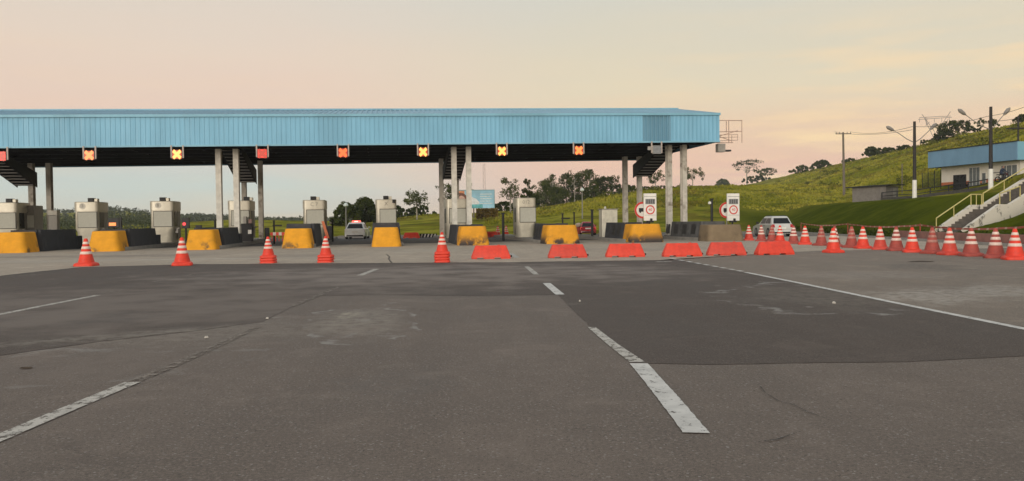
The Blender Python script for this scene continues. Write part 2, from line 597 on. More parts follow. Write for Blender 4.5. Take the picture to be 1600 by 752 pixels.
def road_mat(name, base, agg, big=0.35, cracks=0.5, stains_sheen=(), lines=(), speck=0.10):
    t = NT(name)
    fine = t.noise(150, 2, 0.7)
    mid = t.noise(38, 4, 0.7)
    bigv = t.noise(0.35, 6, 0.62)
    # tyre-polished streaks along the driving direction
    streak = t.noise(1.0, 5, 0.6, src=t.map((1.4, 0.06, 1)))
    cc = t.mix(t.rng(bigv, 0.28, 0.72), tuple(x * (1 - big) for x in base), tuple(x * (1 + big * 0.55) for x in base))
    cc = t.mix(t.math('MULTIPLY', t.rng(streak, 0.42, 0.64), 0.45), cc, tuple(x * 0.62 for x in base))
    cc = t.mix(t.math('MULTIPLY', t.rng(mid, 0.45, 0.62), 0.8), cc, tuple(x * 1.42 for x in base))
    mid2 = t.noise(52, 3, 0.75, src=t.map((1, 1, 1), (0, 0, 0), (31, 17, 0)))
    cc = t.mix(t.math('MULTIPLY', t.rng(mid2, 0.50, 0.36), 0.8), cc, tuple(x * 0.58 for x in base))
    cc = t.mix(t.math('MULTIPLY', t.rng(fine, 0.52, 0.36), 0.9), cc, tuple(x * 0.42 for x in base))
    cell = t.vor(78, 'F1', out='Color')
    sx = t.sep(cell)
    cc = t.mix(t.math('MULTIPLY', t.rng(sx[0], 0.965, 0.985), speck * 6), cc, agg)
    cc = t.mix(t.math('MULTIPLY', t.rng(sx[1], 0.965, 0.985), 0.7), cc, tuple(x * 0.3 for x in base))
    mot = t.noise(3.2, 6, 0.72)
    cc = t.mix(t.math('MULTIPLY', t.rng(mot, 0.40, 0.66), 0.40), cc, tuple(x * 0.70 for x in base))
    mot2 = t.noise(0.9, 6, 0.7, dist=0.6)
    cc = t.mix(t.math('MULTIPLY', t.rng(mot2, 0.52, 0.70), 0.35), cc, tuple(x * 1.45 for x in base))
    # oil drips and dark spots
    sp = t.noise(1.9, 3, 0.5)
    cc = t.mix(t.math('MULTIPLY', t.rng(sp, 0.70, 0.78), 0.4), cc, tuple(x * 0.45 for x in base))
    if cracks:
        warp = t.n.new('ShaderNodeVectorMath')
        warp.operation = 'MULTIPLY_ADD'
        nn = t.n.new('ShaderNodeTexNoise')
        nn.inputs['Scale'].default_value = 1.3
        nn.inputs['Detail'].default_value = 6
        t.l.new(t.tc, nn.inputs[0])
        t.l.new(nn.outputs['Color'], warp.inputs[0])
        warp.inputs[1].default_value = (1.6, 1.6, 0)
        t.l.new(t.tc, warp.inputs[2])
        e = t.vor(0.28, 'DISTANCE_TO_EDGE', src=warp.outputs[0])
        gate = t.rng(t.noise(0.5, 2), 0.55, 0.66)
        cc = t.mix(t.math('MULTIPLY', t.math('MULTIPLY', t.rng(e, 0.010, 0.002), gate), cracks), cc, tuple(x * 0.25 for x in base))
    for (cx, cy, rx_, ry_, rot, fillc, fill, rimc, rim, seed) in stains_sheen:
        d = blotch(t, cx, cy, rx_, ry_, rot, 1.5, seed)
        rag = t.rng(t.noise(5, 5, 0.7), 0.35, 0.6) if rim > 0 else t.rng(t.noise(0.8, 6, 0.6), 0.25, 0.6)
        cc = t.mix(t.math('MULTIPLY', t.math('MULTIPLY', t.rng(d, 1.0, 0.35), rag), fill), cc, fillc)
        ring = t.math('MULTIPLY', t.rng(d, 0.86, 0.97), t.rng(d, 1.04, 1.0))
        cc = t.mix(t.math('MULTIPLY', t.math('MULTIPLY', ring, t.rng(t.noise(1.7, 4), 0.47, 0.62)), rim), cc, rimc)
    t.set(color=cc, rough=t.rng(bigv, 0.2, 0.8, 0.72, 0.86), spec=0.26)
    t.bump(t.math('ADD', fine, t.math('MULTIPLY', mid, 0.8)), 0.75, 0.007)
    return t.m


def gp(px, py):
    p = at_ground(px, py)
    return p.x, p.y


def stain_sheen_px(px, py, rx_, ry_, rot, *rest):
    x, y = gp(px, py)
    return (x, y, rx_, ry_, rot, *rest)


SAND = (0.27, 0.235, 0.19)
PALE = (0.30, 0.28, 0.25)
m_asphalt = road_mat('worn_asphalt', (0.176, 0.139, 0.112), (0.34, 0.31, 0.28), 0.28, 0.2, [
    stain_sheen_px(565, 500, 0.75, 2.4, R(8), SAND, 0.60, PALE, 0.7, 1),
    stain_sheen_px(545, 492, 0.22, 0.7, 0, (0.33, 0.29, 0.22), 0.8, PALE, 0.3, 8),
    stain_sheen_px(300, 520, 2.6, 1.6, R(15), SAND, 0.35, PALE, 0.35, 2),
    stain_sheen_px(620, 600, 0.7, 1.0, 0, (0.11, 0.10, 0.09), 0.3, SAND, 0.15, 3),
    stain_sheen_px(150, 570, 1.5, 1.2, R(30), (0.17, 0.135, 0.11), 0.6, PALE, 0.25, 4)])
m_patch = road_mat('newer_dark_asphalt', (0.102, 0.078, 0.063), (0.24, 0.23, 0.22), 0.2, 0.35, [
    stain_sheen_px(1290, 462, 1.9, 3.0, R(-20), (0.17, 0.145, 0.115), 0.5, PALE, 0.65, 5),
    stain_sheen_px(680, 428, 9.0, 6.0, 0, (0.20, 0.162, 0.134), 0.95, SAND, 0.0, 6),  # grazing-angle brightening of the far overlay, painted as a lighter blotch
    stain_sheen_px(60, 500, 2.5, 1.4, 0, (0.14, 0.125, 0.11), 0.4, SAND, 0.1, 7),
    stain_sheen_px(170, 478, 8.0, 5.5, 0, (0.165, 0.132, 0.108), 0.85, SAND, 0.0, 20),
    stain_sheen_px(330, 515, 5.0, 0.5, R(28), SAND, 0.5, PALE, 0.2, 21)], speck=0.06)
m_side = road_mat('grey_shoulder_asphalt', (0.232, 0.184, 0.142), (0.32, 0.31, 0.29), 0.3, 0.5, [
    stain_sheen_px(1450, 462, 1.2, 2.2, R(-35), (0.38, 0.34, 0.29), 0.7, PALE, 0.2, 9),
    stain_sheen_px(1560, 455, 0.9, 2.0, R(-30), (0.36, 0.32, 0.27), 0.7, PALE, 0.2, 10),
    stain_sheen_px(1440, 418, 1.4, 2.6, R(-20), (0.085, 0.075, 0.065), 0.6, SAND, 0.5, 11),
    stain_sheen_px(1340, 430, 2.5, 2.0, 0, (0.29, 0.25, 0.21), 0.5, PALE, 0.1, 12)])
m_apron = road_mat('concrete_apron', (0.43, 0.350, 0.265), (0.36, 0.34, 0.31), 0.28, 0.5, [
    stain_sheen_px(90, 408, 5.0, 2.0, 0, (0.38, 0.335, 0.28), 0.6, PALE, 0.3, 13),
    stain_sheen_px(470, 400, 4.0, 3.0, 0, (0.20, 0.17, 0.14), 0.5, PALE, 0.15, 14),
    stain_sheen_px(660, 392, 3.0, 3.0, 0, (0.36, 0.32, 0.255), 0.5, PALE, 0.2, 15),
    stain_sheen_px(230, 400, 4.0, 2.2, 0, (0.17, 0.14, 0.115), 0.75, PALE, 0.1, 16),
    stain_sheen_px(20, 402, 6.0, 1.5, 0, (0.17, 0.14, 0.115), 0.7, PALE, 0.1, 17),
    stain_sheen_px(330, 405, 5.0, 0.8, 0, (0.46, 0.40, 0.33), 0.7, PALE, 0.1, 18),
    stain_sheen_px(1000, 390, 4.0, 3.0, 0, (0.24, 0.20, 0.16), 0.6, PALE, 0.1, 19)])
m_lane = road_mat('dark_lane_concrete', (0.105, 0.097, 0.089), (0.25, 0.24, 0.22), 0.3, 0.3)


def paint_mat(name, c, wear):
    t = NT(name)
    n1 = t.noise(9, 6, 0.75)
    n2 = t.noise(45, 3, 0.7)
    k = t.math('ADD', t.math('MULTIPLY', n1, 0.7), t.math('MULTIPLY', n2, 0.3))
    keep = t.rng(k, wear - 0.05, wear + 0.05)
    cc = t.mix(t.rng(t.noise(4, 4), 0.3, 0.7), tuple(x * 0.8 for x in c), c)
    t.set(color=cc, rough=0.75, spec=0.2)
    tr = t.n.new('ShaderNodeBsdfTransparent')
    mx = t.n.new('ShaderNodeMixShader')
    t.l.new(keep, mx.inputs[0])
    t.l.new(tr.outputs[0], mx.inputs[1])
    t.l.new(t.b.outputs[0], mx.inputs[2])
    t.l.new(mx.outputs[0], t.out.inputs[0])
    return t.m


m_paint = paint_mat('white_road_paint', (0.60, 0.57, 0.52), 0.415)
m_paint_w = paint_mat('worn_road_paint', (0.50, 0.46, 0.40), 0.455)
m_paint_f = paint_mat('faint_road_paint', (0.235, 0.195, 0.16), 0.50)
m_seam = paint_mat('dark_joint_seal', (0.055, 0.048, 0.042), 0.48)


# ------------------------------------------------------------------ the ground and the road
def sm(a, b, x):
    t = np.clip((np.asarray(x, float) - a) / (b - a), 0, 1)
    return t * t * (3 - 2 * t)


def vnoise(x, y, seed=0):
    """cheap smooth value noise"""
    x, y = np.asarray(x, float), np.asarray(y, float)
    xi, yi = np.floor(x), np.floor(y)
    xf, yf = x - xi, y - yi
    h = lambda a, b: np.modf(np.abs(np.sin(a * 127.1 + b * 311.7 + seed * 17.3) * 43758.5453))[0]
    u_, v_ = xf * xf * (3 - 2 * xf), yf * yf * (3 - 2 * yf)
    return (h(xi, yi) * (1 - u_) + h(xi + 1, yi) * u_) * (1 - v_) + (h(xi, yi + 1) * (1 - u_) + h(xi + 1, yi + 1) * u_) * v_


STAIR = (at_depth(1467, 355, 55.0).x + .39 * .97, 55.0 - .92 * .97)


def terrain(X, Y):
    X, Y = np.asarray(X, float), np.asarray(Y, float)
    Yc = np.maximum(Y, 1.0)
    s = X - 18.5 - 0.13 * Y
    z1 = np.interp(s, [-100, 4, 6, 11, 13.5, 20, 24, 40, 60, 80, 100, 160, 300], [0, 0, 0.45, 2.75, 3.25, 3.55, 4.4, 10.3, 17.0, 22.5, 24.0, 22.0, 20.0])
    z1 = z1 * sm(-40, 20, Y)
    a = X / Yc
    e2 = np.interp(a, [-0.6, -0.385, -0.30, -0.21, -0.13, -0.08, 0.0, 0.072, 0.13, 0.188, 0.253, 0.4], [-0.003, 0.0015, 0.0050, 0.0025, 0.0015, 0.0065, 0.0085, 0.0145, 0.0235, 0.0325, 0.038, 0.038])
    z2 = sm(82, 185, Y) * (1.4 + e2 * np.clip(Y, 185, 330))
    h3 = np.interp(a, [-1.2, -0.7, -0.58, -0.50, -0.43, -0.40, -0.366, -0.32, -0.27, -0.22, -0.17, -0.1, 0.0], [16, 14, 13, 11, 12.5, 9.5, 5.5, 6.6, 3.0, 2.5, 4.0, 4, 2])
    z3 = h3 * sm(330, 620, Y)
    z = np.maximum(np.maximum(z1, z2), z3)
    ex, ey = X - STAIR[0], Y - STAIR[1]
    el, ep = ex * 0.9207 + ey * 0.3903, -ex * 0.3903 + ey * 0.9207
    z = z - 1.15 * sm(0.3, 3.0, el) * (1 - sm(9.0, 11.0, el)) * sm(-4.5, -2.2, ep) * (1 - sm(-0.9, -0.3, ep)) * (z > 0)
    bumpy = (vnoise(X / 9, Y / 9, 1) - 0.5) * 1.0 + (vnoise(X / 3.1, Y / 3.1, 2) - 0.5) * 0.35
    z = z + bumpy * sm(18, 32, s) + bumpy * 0.5 * sm(110, 170, Y) * (1 - sm(18, 32, s))
    z = z + (vnoise(X / 2.3, Y / 2.3, 3) - 0.5) * 0.10 * sm(5, 8, s)
    return z - 0.06


def tz(x, y):
    return float(terrain(x, y))


def wild_colour(t):
    n1 = t.noise(0.045, 7, 0.66)
    n2 = t.noise(0.22, 6, 0.70, src=t.map((1, 1, 1), (0, 0, 0), (40, 11, 0)))
    n3 = t.noise(3.0, 4, 0.7)
    n4 = t.noise(0.09, 6, 0.7, src=t.map((1, 1, 1), (0, 0, 0), (-23, 57, 0)))
    wild = t.mix(t.rng(n1, 0.38, 0.62), (0.165, 0.170, 0.015), (0.290, 0.258, 0.036))
    wild = t.mix(t.math('MULTIPLY', t.rng(n4, 0.48, 0.60), 0.8), wild, (0.125, 0.098, 0.020))
    wild = t.mix(t.math('MULTIPLY', t.rng(n2, 0.50, 0.62), 0.8), wild, (0.070, 0.082, 0.011))
    wild = t.mix(t.math('MULTIPLY', t.rng(n3, 0.5, 0.75), 0.35), wild, (0.085, 0.10, 0.012))
    return wild, n2, n3


def grass_mat():
    t = NT('grass_ground')
    xyz = t.sep()
    s_ = t.math('SUBTRACT', t.math('SUBTRACT', xyz[0], 18.5), t.math('MULTIPLY', xyz[1], 0.13))
    wild, n2, n3 = wild_colour(t)
    mow = t.mix(t.rng(n2, 0.38, 0.62), (0.044, 0.056, 0.004), (0.076, 0.088, 0.007))
    mow = t.mix(t.math('MULTIPLY', t.rng(n3, 0.5, 0.8), 0.4), mow, (0.026, 0.036, 0.005))
    edge = t.math('ADD', s_, t.math('MULTIPLY', t.math('SUBTRACT', n2, 0.5), 5))
    cc = t.mix(t.math('MULTIPLY', t.math('MULTIPLY', t.rng(edge, 19.0, 11.5), t.rng(edge, -3.0, 3.0)), t.rng(xyz[1], 150.0, 100.0)), wild, mow)
    t.set(color=cc, rough=1.0, spec=0.0)
    t.bump(t.math('ADD', n3, t.math('MULTIPLY', n2, 2.0)), 0.6, 0.25)
    return t.m


m_grass = grass_mat()
Ys = np.concatenate([np.linspace(-60, 30, 16), np.linspace(33, 48, 8), np.linspace(49, 66, 35), np.linspace(67, 150, 56), np.geomspace(153, 700, 70), np.geomspace(730, 900, 6)])
As = np.concatenate([np.linspace(-2.2, -0.75, 12), np.linspace(-0.72, 0.10, 60), np.linspace(0.11, 0.30, 26), np.linspace(0.305, 0.52, 72), np.linspace(0.53, 0.80, 30), np.linspace(0.85, 2.4, 14)])
gv, gf = [], []
for yy in Ys:
    w = max(yy, 0) + 35.0
    for aa in As:
        gv.append((aa * w, yy))
gv = np.array(gv)
gz = terrain(gv[:, 0], gv[:, 1])
na = len(As)
for j in range(len(Ys) - 1):
    for i in range(na - 1):
        k = j * na + i
        gf.append((k, k + 1, k + na + 1, k + na))
b = MB()
b.v = [(float(x), float(y), float(z)) for (x, y), z in zip(gv, gz)]
b.f = gf
b.m = [0] * len(gf)
g_ = b.build('ground', m_grass, smooth=180)
tag(g_, kind='structure')


def jag(pts, step=0.12, amp=0.02, seed=1):
    rg = random.Random(seed)
    out = []
    drift = 0.0
    for a_, c_ in zip(pts[:-1], pts[1:]):
        a_, c_ = Vector((a_[0], a_[1])), Vector((c_[0], c_[1]))
        L_ = (c_ - a_).length
        n = max(1, min(400, int(L_ / step)))
        d = (c_ - a_) / max(L_, 1e-6)
        for k in range(n):
            drift = drift * 0.8 + rg.uniform(-amp, amp)
            p = a_ + (c_ - a_) * (k / n) + Vector((-d.y, d.x)) * (drift if k else 0.0)
            out.append((p.x, p.y))
    out.append((pts[-1][0], pts[-1][1]))
    return out


def sheet(name, pts, z, mat):
    o = MB().poly(pts, z).build(name, mat)
    return tag(o, kind='structure')


def edge_x(Y):
    return 18.5 + 0.13 * Y


ROAD_OLD = [(-75, -40), (edge_x(-40), -40), (edge_x(60), 60), (edge_x(97), 97), (16, 104), (4, 118), (-14, 150), (-30, 150), (-34, 118), (-48, 100), (-75, 86)]
ROAD = [(-75, -40), (edge_x(-40), -40), (edge_x(60), 60), (edge_x(97), 97), (22, 96), (14, 84), (-6.5, 80), (-11, 112), (-34, 150), (-42, 150), (-18, 112), (-14.5, 79), (-48, 76), (-75, 72)]
sheet('road', ROAD, 0.0, m_asphalt)
bl = [(0, 432), (130, 418), (300, 413.5), (560, 411.5), (800, 410.5), (1050, 406.5)]
BL = jag([gp(*p) for p in bl], 0.5, 0.05, 5)
# newer dark asphalt overlay
pat = [(0, 556), (150, 535), (300, 518), (412, 503), (440, 488), (500, 462.5), (600, 461), (740, 463), (872, 461), (893, 482), (925, 512), (965, 545), (1003, 569), (1120, 570), (1260, 568), (1420, 566), (1600, 557)]
PAT = jag([gp(*p) for p in pat], 0.10, 0.012, 3) + [gp(1600, 514.5), gp(1400, 475), gp(1200, 433), gp(1050, 405)] + BL[::-1][1:]
PAT = [(-22, gp(0, 556)[1] - 0.3)] + PAT + [(-32, BL[0][1] - 2)]
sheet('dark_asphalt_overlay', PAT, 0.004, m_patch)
# lighter shoulder right of the solid line
r0, r1 = gp(1600, 514.5), gp(1050, 405)
rx_dir = (r1[0] - r0[0]) / (r1[1] - r0[1])
sheet('shoulder', [(r0[0] - rx_dir * (r0[1] + 10) + 0.1, -10), (edge_x(-10) - 0.05, -10), (edge_x(34) - .05, 34), (13.8, 34.2), (r1[0] + 0.1, r1[1])], 0.004, m_side)
# concrete apron before and through the plaza
sheet('concrete_apron', [(-60, BL[0][1] - 4), (-32, BL[0][1] - 2)] + BL + [(13.8, 34.25), (edge_x(34.25) - 0.05, 34.25), (edge_x(62) - 0.05, 62), plz(32, 9)[:2], plz(-60, 2.5)[:2]], 0.004, m_apron)
sheet('plaza_floor', [plz(-60, 2.6)[:2], plz(32, 9.1)[:2], plz(30, 32)[:2], plz(20, 29)[:2], plz(-60, 29)[:2]], 0.0045, m_lane)


def strip(name, pts, w, z, mat):
    """painted line along a list of ground points; widths in metres"""
    b = MB()
    ws = w if isinstance(w, (list, tuple)) else [w] * len(pts)
    P, W = [], []
    for i in range(len(pts) - 1):
        a_, c_ = Vector((pts[i][0], pts[i][1], 0)), Vector((pts[i + 1][0], pts[i + 1][1], 0))
        n = max(1, min(160, int((c_ - a_).length / 0.05)))
        for k in range(n):
            P.append(a_ + (c_ - a_) * (k / n))
            W.append(ws[i] + (ws[i + 1] - ws[i]) * k / n)
    P.append(Vector((pts[-1][0], pts[-1][1], 0)))
    W.append(ws[-1])
    rg = random.Random(len(P) * 7 + int(abs(pts[0][0]) * 100))
    L, Rr = [], []
    for i, p in enumerate(P):
        d = (P[min(i + 1, len(P) - 1)] - P[max(i - 1, 0)]).normalized()
        nrm = Vector((d.y, -d.x, 0))
        ww = W[i]
        e = d * rg.uniform(-.02, .02) if i in (0, len(P) - 1) else Vector((0, 0, 0))
        L.append(p - nrm * (ww / 2 + rg.uniform(-.022, .022) * ww) + e)
        Rr.append(p + nrm * (ww / 2 + rg.uniform(-.022, .022) * ww) - e)
    n = len(P)
    b.add([(q.x, q.y, z) for q in L + Rr], [(i, i + 1, n + i + 1, n + i) for i in range(n - 1)])
    return tag(b.build(name, mat), kind='structure')


G = lambda *pts: [gp(*p) for p in pts]
ZP = 0.008
strip('road_marking', G((1088, 678), (1040, 618), (998, 569)), 0.17, ZP, m_paint)
strip('road_marking', G((996, 567), (960, 541), (924, 512)), [0.15, 0.12, 0.10], ZP, m_paint_w)
strip('road_marking', G((875, 461), (854, 443)), 0.17, ZP, m_paint)
strip('road_marking', G((838, 429.5), (823, 417)), 0.15, ZP, m_paint_w)
strip('road_marking', G((808, 403), (798, 396)), 0.2, ZP, m_paint_w)
strip('road_marking', G((-20, 694), (100, 643), (208, 598)), 0.14, ZP, m_paint_w)
strip('road_marking', G((212, 596), (270, 572), (330, 545), (400, 512)), 0.13, ZP, m_paint_f)
strip('road_marking', G((455, 480), (490, 465), (527, 449)), 0.13, ZP, m_paint_f)
strip('road_marking', G((562, 431), (588, 421)), 0.17, ZP, m_paint_w)
strip('road_marking', G((-60, 504), (60, 480), (153, 462)), 0.13, ZP, m_paint_w)
strip('road_marking', G((160, 460), (196, 452)), 0.12, ZP, m_paint_f)
strip('road_marking', G((238, 441), (302, 429)), 0.12, ZP, m_paint_f)
strip('road_marking', G((15, 432), (66, 429)), 0.3, ZP, m_paint_f)
strip('road_marking', G((1700, 534), (1600, 514.5), (1400, 474), (1250, 443), (1165, 426)), 0.13, ZP, m_paint)
for k in range(9):
    q = k / 9
    x0, y0 = 1160 - 118 * q, 424.5 - 21.5 * q
    strip('road_marking', G((x0, y0), (x0 - 7.5, y0 - 1.4)), 0.13, ZP, m_paint)
strip('road_marking', G((1025, 409.6), (1049, 409)), 0.25, ZP, m_paint_w)
strip('joint_seam', BL, 0.16, ZP, m_seam)
strip('joint_seam', G((604, 398), (609, 402), (607, 405), (612, 411)), 0.06, ZP, m_seam)
strip('road_crack', G((1188, 605), (1196, 615), (1215, 627), (1240, 634), (1262, 645), (1290, 655)), 0.008, ZP, m_seam)
strip('road_crack', G((1185, 692), (1215, 688), (1250, 676)), 0.012, ZP, m_seam)

# ------------------------------------------------------------------ toll canopy
C_X0, C_X1 = -44.0, 22.65
T_F, T_R = 6.0, 23.0
zb = lambda x: 6.385 + 0.0107 * x          # lower edge of the fascia (the long roof falls gently to the left)
FH = 1.94
canopy = thing('toll_canopy', 'long light blue corrugated toll plaza canopy on pale steel columns', 'canopy', O, TH)


def corrugated(x0, x1, y, zlo, zhi, pitch=0.29, depth=0.024, mi=0):
    xs = []
    x = x0
    while x < x1 - 1e-6:
        for fx, d in ((0, 0), (0.30, 0), (0.42, 1), (0.86, 1)):
            if x + fx * pitch < x1:
                xs.append((x + fx * pitch, d))
        x += pitch
    xs.append((x1, 0))
    b = MB()
    n = len(xs)
    vs = [(x, y + d * depth, zlo(x)) for x, d in xs] + [(x, y + d * depth, zhi(x)) for x, d in xs]
    b.add(vs, [(i, i + 1, n + i + 1, n + i) for i in range(n - 1)], mi)
    return b


px_a, _ = plaza_x(1004, 200, T_F)
px_b, _ = plaza_x(1048, 200, T_F)
corrugated(C_X0, px_a, T_F, lambda x: zb(x) + 0.10, lambda x: zb(x) + FH - 0.09).build('front_fascia', m_blue, canopy)
corrugated(px_a, px_b, T_F + 0.012, lambda x: zb(x) + 0.10, lambda x: zb(x) + FH - 0.09, depth=0.085).build('replaced_fascia_panel', m_blue_dark, canopy)
canopy.children[-1]['label'] = 'darker blue replaced section of the fascia'
corrugated(px_b, C_X1, T_F, lambda x: zb(x) + 0.10, lambda x: zb(x) + FH - 0.09).build('front_fascia', m_blue, canopy)


def xbar(x0, x1, y0, y1, d0, d1):
    """a bar along the canopy that follows its fall"""
    b = MB()
    b.add([(x0, y0, zb(x0) + d0), (x1, y0, zb(x1) + d0), (x1, y1, zb(x1) + d0), (x0, y1, zb(x0) + d0),
           (x0, y0, zb(x0) + d1), (x1, y0, zb(x1) + d1), (x1, y1, zb(x1) + d1), (x0, y1, zb(x0) + d1)],
          [(0, 3, 2, 1), (4, 5, 6, 7), (0, 1, 5, 4), (1, 2, 6, 5), (2, 3, 7, 6), (3, 0, 4, 7)])
    return b


xbar(C_X0, C_X1 + 0.03, T_F - 0.035, T_F + 0.06, 0.0, 0.11).build('lower_trim', m_blue_trim, canopy)
xbar(C_X0, C_X1 + 0.05, T_F - 0.10, T_F + 0.06, FH - 0.10, FH + 0.06).build('gutter', m_blue_trim, canopy)
# end fascia on the right, rear fascia
b = MB()
n_ = int((T_R - T_F) / 0.29)
ys = [(T_F + 0.08 + (T_R - T_F - 0.1) * (k + f) / n_, d) for k in range(n_) for f, d in ((0, 0), (0.3, 0), (0.42, 1), (0.86, 1))]
b.add([(C_X1 - d * 0.045, y, zb(C_X1) + 0.02) for y, d in ys] + [(C_X1 - d * 0.045, y, zb(C_X1) + FH - 0.02) for y, d in ys],
      [(i, i + 1, len(ys) + i + 1, len(ys) + i) for i in range(len(ys) - 1)])
b.build('end_fascia', m_blue, canopy)
xbar(C_X0, C_X1, T_R - 0.08, T_R, 0.0, FH).build('rear_fascia', m_blue, canopy)
# roof: two corrugated slopes meeting on a ridge
T_M, RISE = 14.5, 1.42
for ya, yb, za, zc in ((T_F + 0.065, T_M, FH + 0.01, FH + RISE), (T_R, T_M, FH + 0.01, FH + RISE)):
    b = MB()
    xs = []
    x = C_X0
    while x < C_X1 + 0.06:
        for fx, d in ((0, 0), (0.55, 0), (0.68, 1), (0.88, 1)):
            xs.append((min(x + fx * 0.34, C_X1 + 0.08), d))
        x += 0.34
    n = len(xs)
    b.add([(x, ya, zb(x) + za + d * 0.06) for x, d in xs] + [(x, yb, zb(x) + zc + d * 0.06) for x, d in xs],
          [(i, i + 1, n + i + 1, n + i) for i in range(n - 1)])
    b.build('roof_slope', m_blue_roof, canopy)
xbar(C_X0, C_X1 + 0.10, T_M - 0.3, T_M + 0.3, FH + RISE - 0.02, FH + RISE + 0.09).build('ridge_cap', m_blue_trim, canopy)
b = MB()
b.add([(C_X1, T_F + 0.07, zb(C_X1) + FH), (C_X1, T_R - 0.09, zb(C_X1) + FH), (C_X1, T_M, zb(C_X1) + FH + RISE - 0.03)], [(0, 1, 2)])
b.build('gable', m_blue, canopy)
# dark soffit deck with beams below it
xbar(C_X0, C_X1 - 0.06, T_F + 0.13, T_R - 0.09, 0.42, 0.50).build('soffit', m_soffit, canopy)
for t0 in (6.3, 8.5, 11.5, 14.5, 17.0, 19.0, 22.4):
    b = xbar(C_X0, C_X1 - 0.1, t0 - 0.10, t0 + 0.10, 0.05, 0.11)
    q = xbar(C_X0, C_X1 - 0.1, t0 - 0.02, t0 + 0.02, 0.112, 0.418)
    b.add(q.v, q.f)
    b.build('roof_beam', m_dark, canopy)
b = MB()
for i in range(-3, 27):
    x = -44 + 2.2 * (i + 3) + 1.0
    if x > C_X1 - 0.5:
        break
    b.box(x - 0.05, x + 0.05, T_F + 0.25, T_R - 0.12, zb(x) + 0.20, zb(x) + 0.40)
b.build('purlins', m_dark, canopy)

# columns: pairs of H sections either side of an island
m_col_peel = M('peeling_column_paint', (0.50, 0.47, 0.41), 0.6, var=0.15, dirt=(0.10, 0.07, 0.045), dirt_amt=0.9, dirt_scale=1.4)


def column(x, t, mats, wd=0.34):
    top = zb(x) + 0.045
    h = wd / 2
    e = 0.25
    b = MB()
    b.box(x - h, x + h, t - e, t - e + 0.05, 0.26, top)
    b.box(x - h, x + h, t + e - 0.05, t + e, 0.26, top)
    b.box(x - 0.03, x + 0.03, t - e + 0.052, t + e - 0.052, 0.26, top)
    c = b.build('column', mats, canopy)
    q = MB()
    q.box(x - h - 0.1, x + h + 0.1, t - e - 0.1, t + e + 0.1, 0.20, 0.255)
    q.build('base_plate', m_greywall, c)
    return c


for i in (-1, 2, 5, 8):
    xc = (i - 4) * PITCHX
    for tt, off in ((8.5, 0.55), (19.0, 0.62)):
        for sx in (-1, 1):
            mt = m_col_peel if (i == 8 or tt > 10) else m_cream
            if i == 5 and tt < 10:
                column(xc + sx * 0.50, tt, mt, 0.33)
            else:
                column(xc + sx * off, tt, mt)
    # stair flight down from the roof walkway between front and rear columns
    b = MB()
    y0, y1 = 9.6, 16.6
    za, zc = zb(xc) + 0.2, zb(xc) - 1.75
    b.add([(xc - 0.62, y0, za), (xc + 0.62, y0, za), (xc + 0.62, y1, zc), (xc - 0.62, y1, zc),
           (xc - 0.62, y0, za + 0.05), (xc + 0.62, y0, za + 0.05), (xc + 0.62, y1, zc + 0.05), (xc - 0.62, y1, zc + 0.05)],
          [(0, 3, 2, 1), (4, 5, 6, 7), (0, 1, 5, 4), (1, 2, 6, 5), (2, 3, 7, 6), (3, 0, 4, 7)])
    st = b.build('stair_flight', m_dark, canopy)
    q = MB()
    for k in range(11):
        f = (k + 0.5) / 11
        yy, zz = y0 + (y1 - y0) * f, za + (zc - za) * f
        q.box(xc - 0.60, xc + 0.60, yy - 0.30, yy, zz - 0.07, zz - 0.03)
    q.build('treads', m_steel_dk, st)
    for sx in (-1, 1):
        q = MB()
        xx = xc + sx * 0.66
        q.add([(xx - 0.025, y0, za - 0.12), (xx - 0.025, y1, zc - 0.12), (xx - 0.025, y1, zc + 0.95), (xx - 0.025, y0, za + 0.25),
               (xx + 0.025, y0, za - 0.12), (xx + 0.025, y1, zc - 0.12), (xx + 0.025, y1, zc + 0.95), (xx + 0.025, y0, za + 0.25)],
              [(0, 1, 2, 3), (7, 6, 5, 4), (0, 4, 5, 1), (1, 5, 6, 2), (2, 6, 7, 3), (3, 7, 4, 0)])
        q.build('side_panel', m_dark, st)

# pipe frame with a box on the canopy's end
ant = thing('antenna_frame', 'thin rusty pipe frame with grey box on the canopy end', 'antenna frame', plz(C_X1 + 0.03, 6.6), TH)
k_ = 57.0 / 1300


def apt(px, py):
    return ((px - 1124.5) * k_, 0.0, zb(C_X1) + (222.5 - py) * k_ + 0.0)


b = MB()
for a_, c_ in (((1167, 186), (1167, 222)), ((1124, 187), (1167, 187)), ((1124, 205), (1167, 204)), ((1145, 187), (1145, 222)), ((1141, 188), (1141, 206)),
               ((1124, 213), (1160, 203)), ((1124, 222), (1152, 222)), ((1128, 212), (1150, 219))):
    b.tube([apt(*a_), apt(*c_)], 0.028, 6)
b.build('pipe_frame', m_rustpipe, ant)
b = MB()
for y_ in (210, 214, 219):
    b.tube([apt(1128, y_), apt(1160, y_ - 1)], 0.02, 5)
b.tube([apt(1150, 222), apt(1150, 210)], 0.02, 5)
b.tube([apt(1160, 209), apt(1160, 218)], 0.02, 5)
b.build('antenna_bars', m_rustpipe, ant)
x0, _, z1 = apt(1125, 224)
x1, _, z0 = apt(1137, 237)
MB().box(x0, x1, -0.25, 0.25, z0, z1).build('grey_box', M('weathered_grey_box', (0.27, 0.25, 0.22), 0.6), ant, bevel=0.02)
x0, _, z1 = apt(1137.5, 233.5)
x1, _, z0 = apt(1147, 236)
MB().box(x0, x1, -0.2, 0.2, z0, z1).build('plate', m_dark, ant)

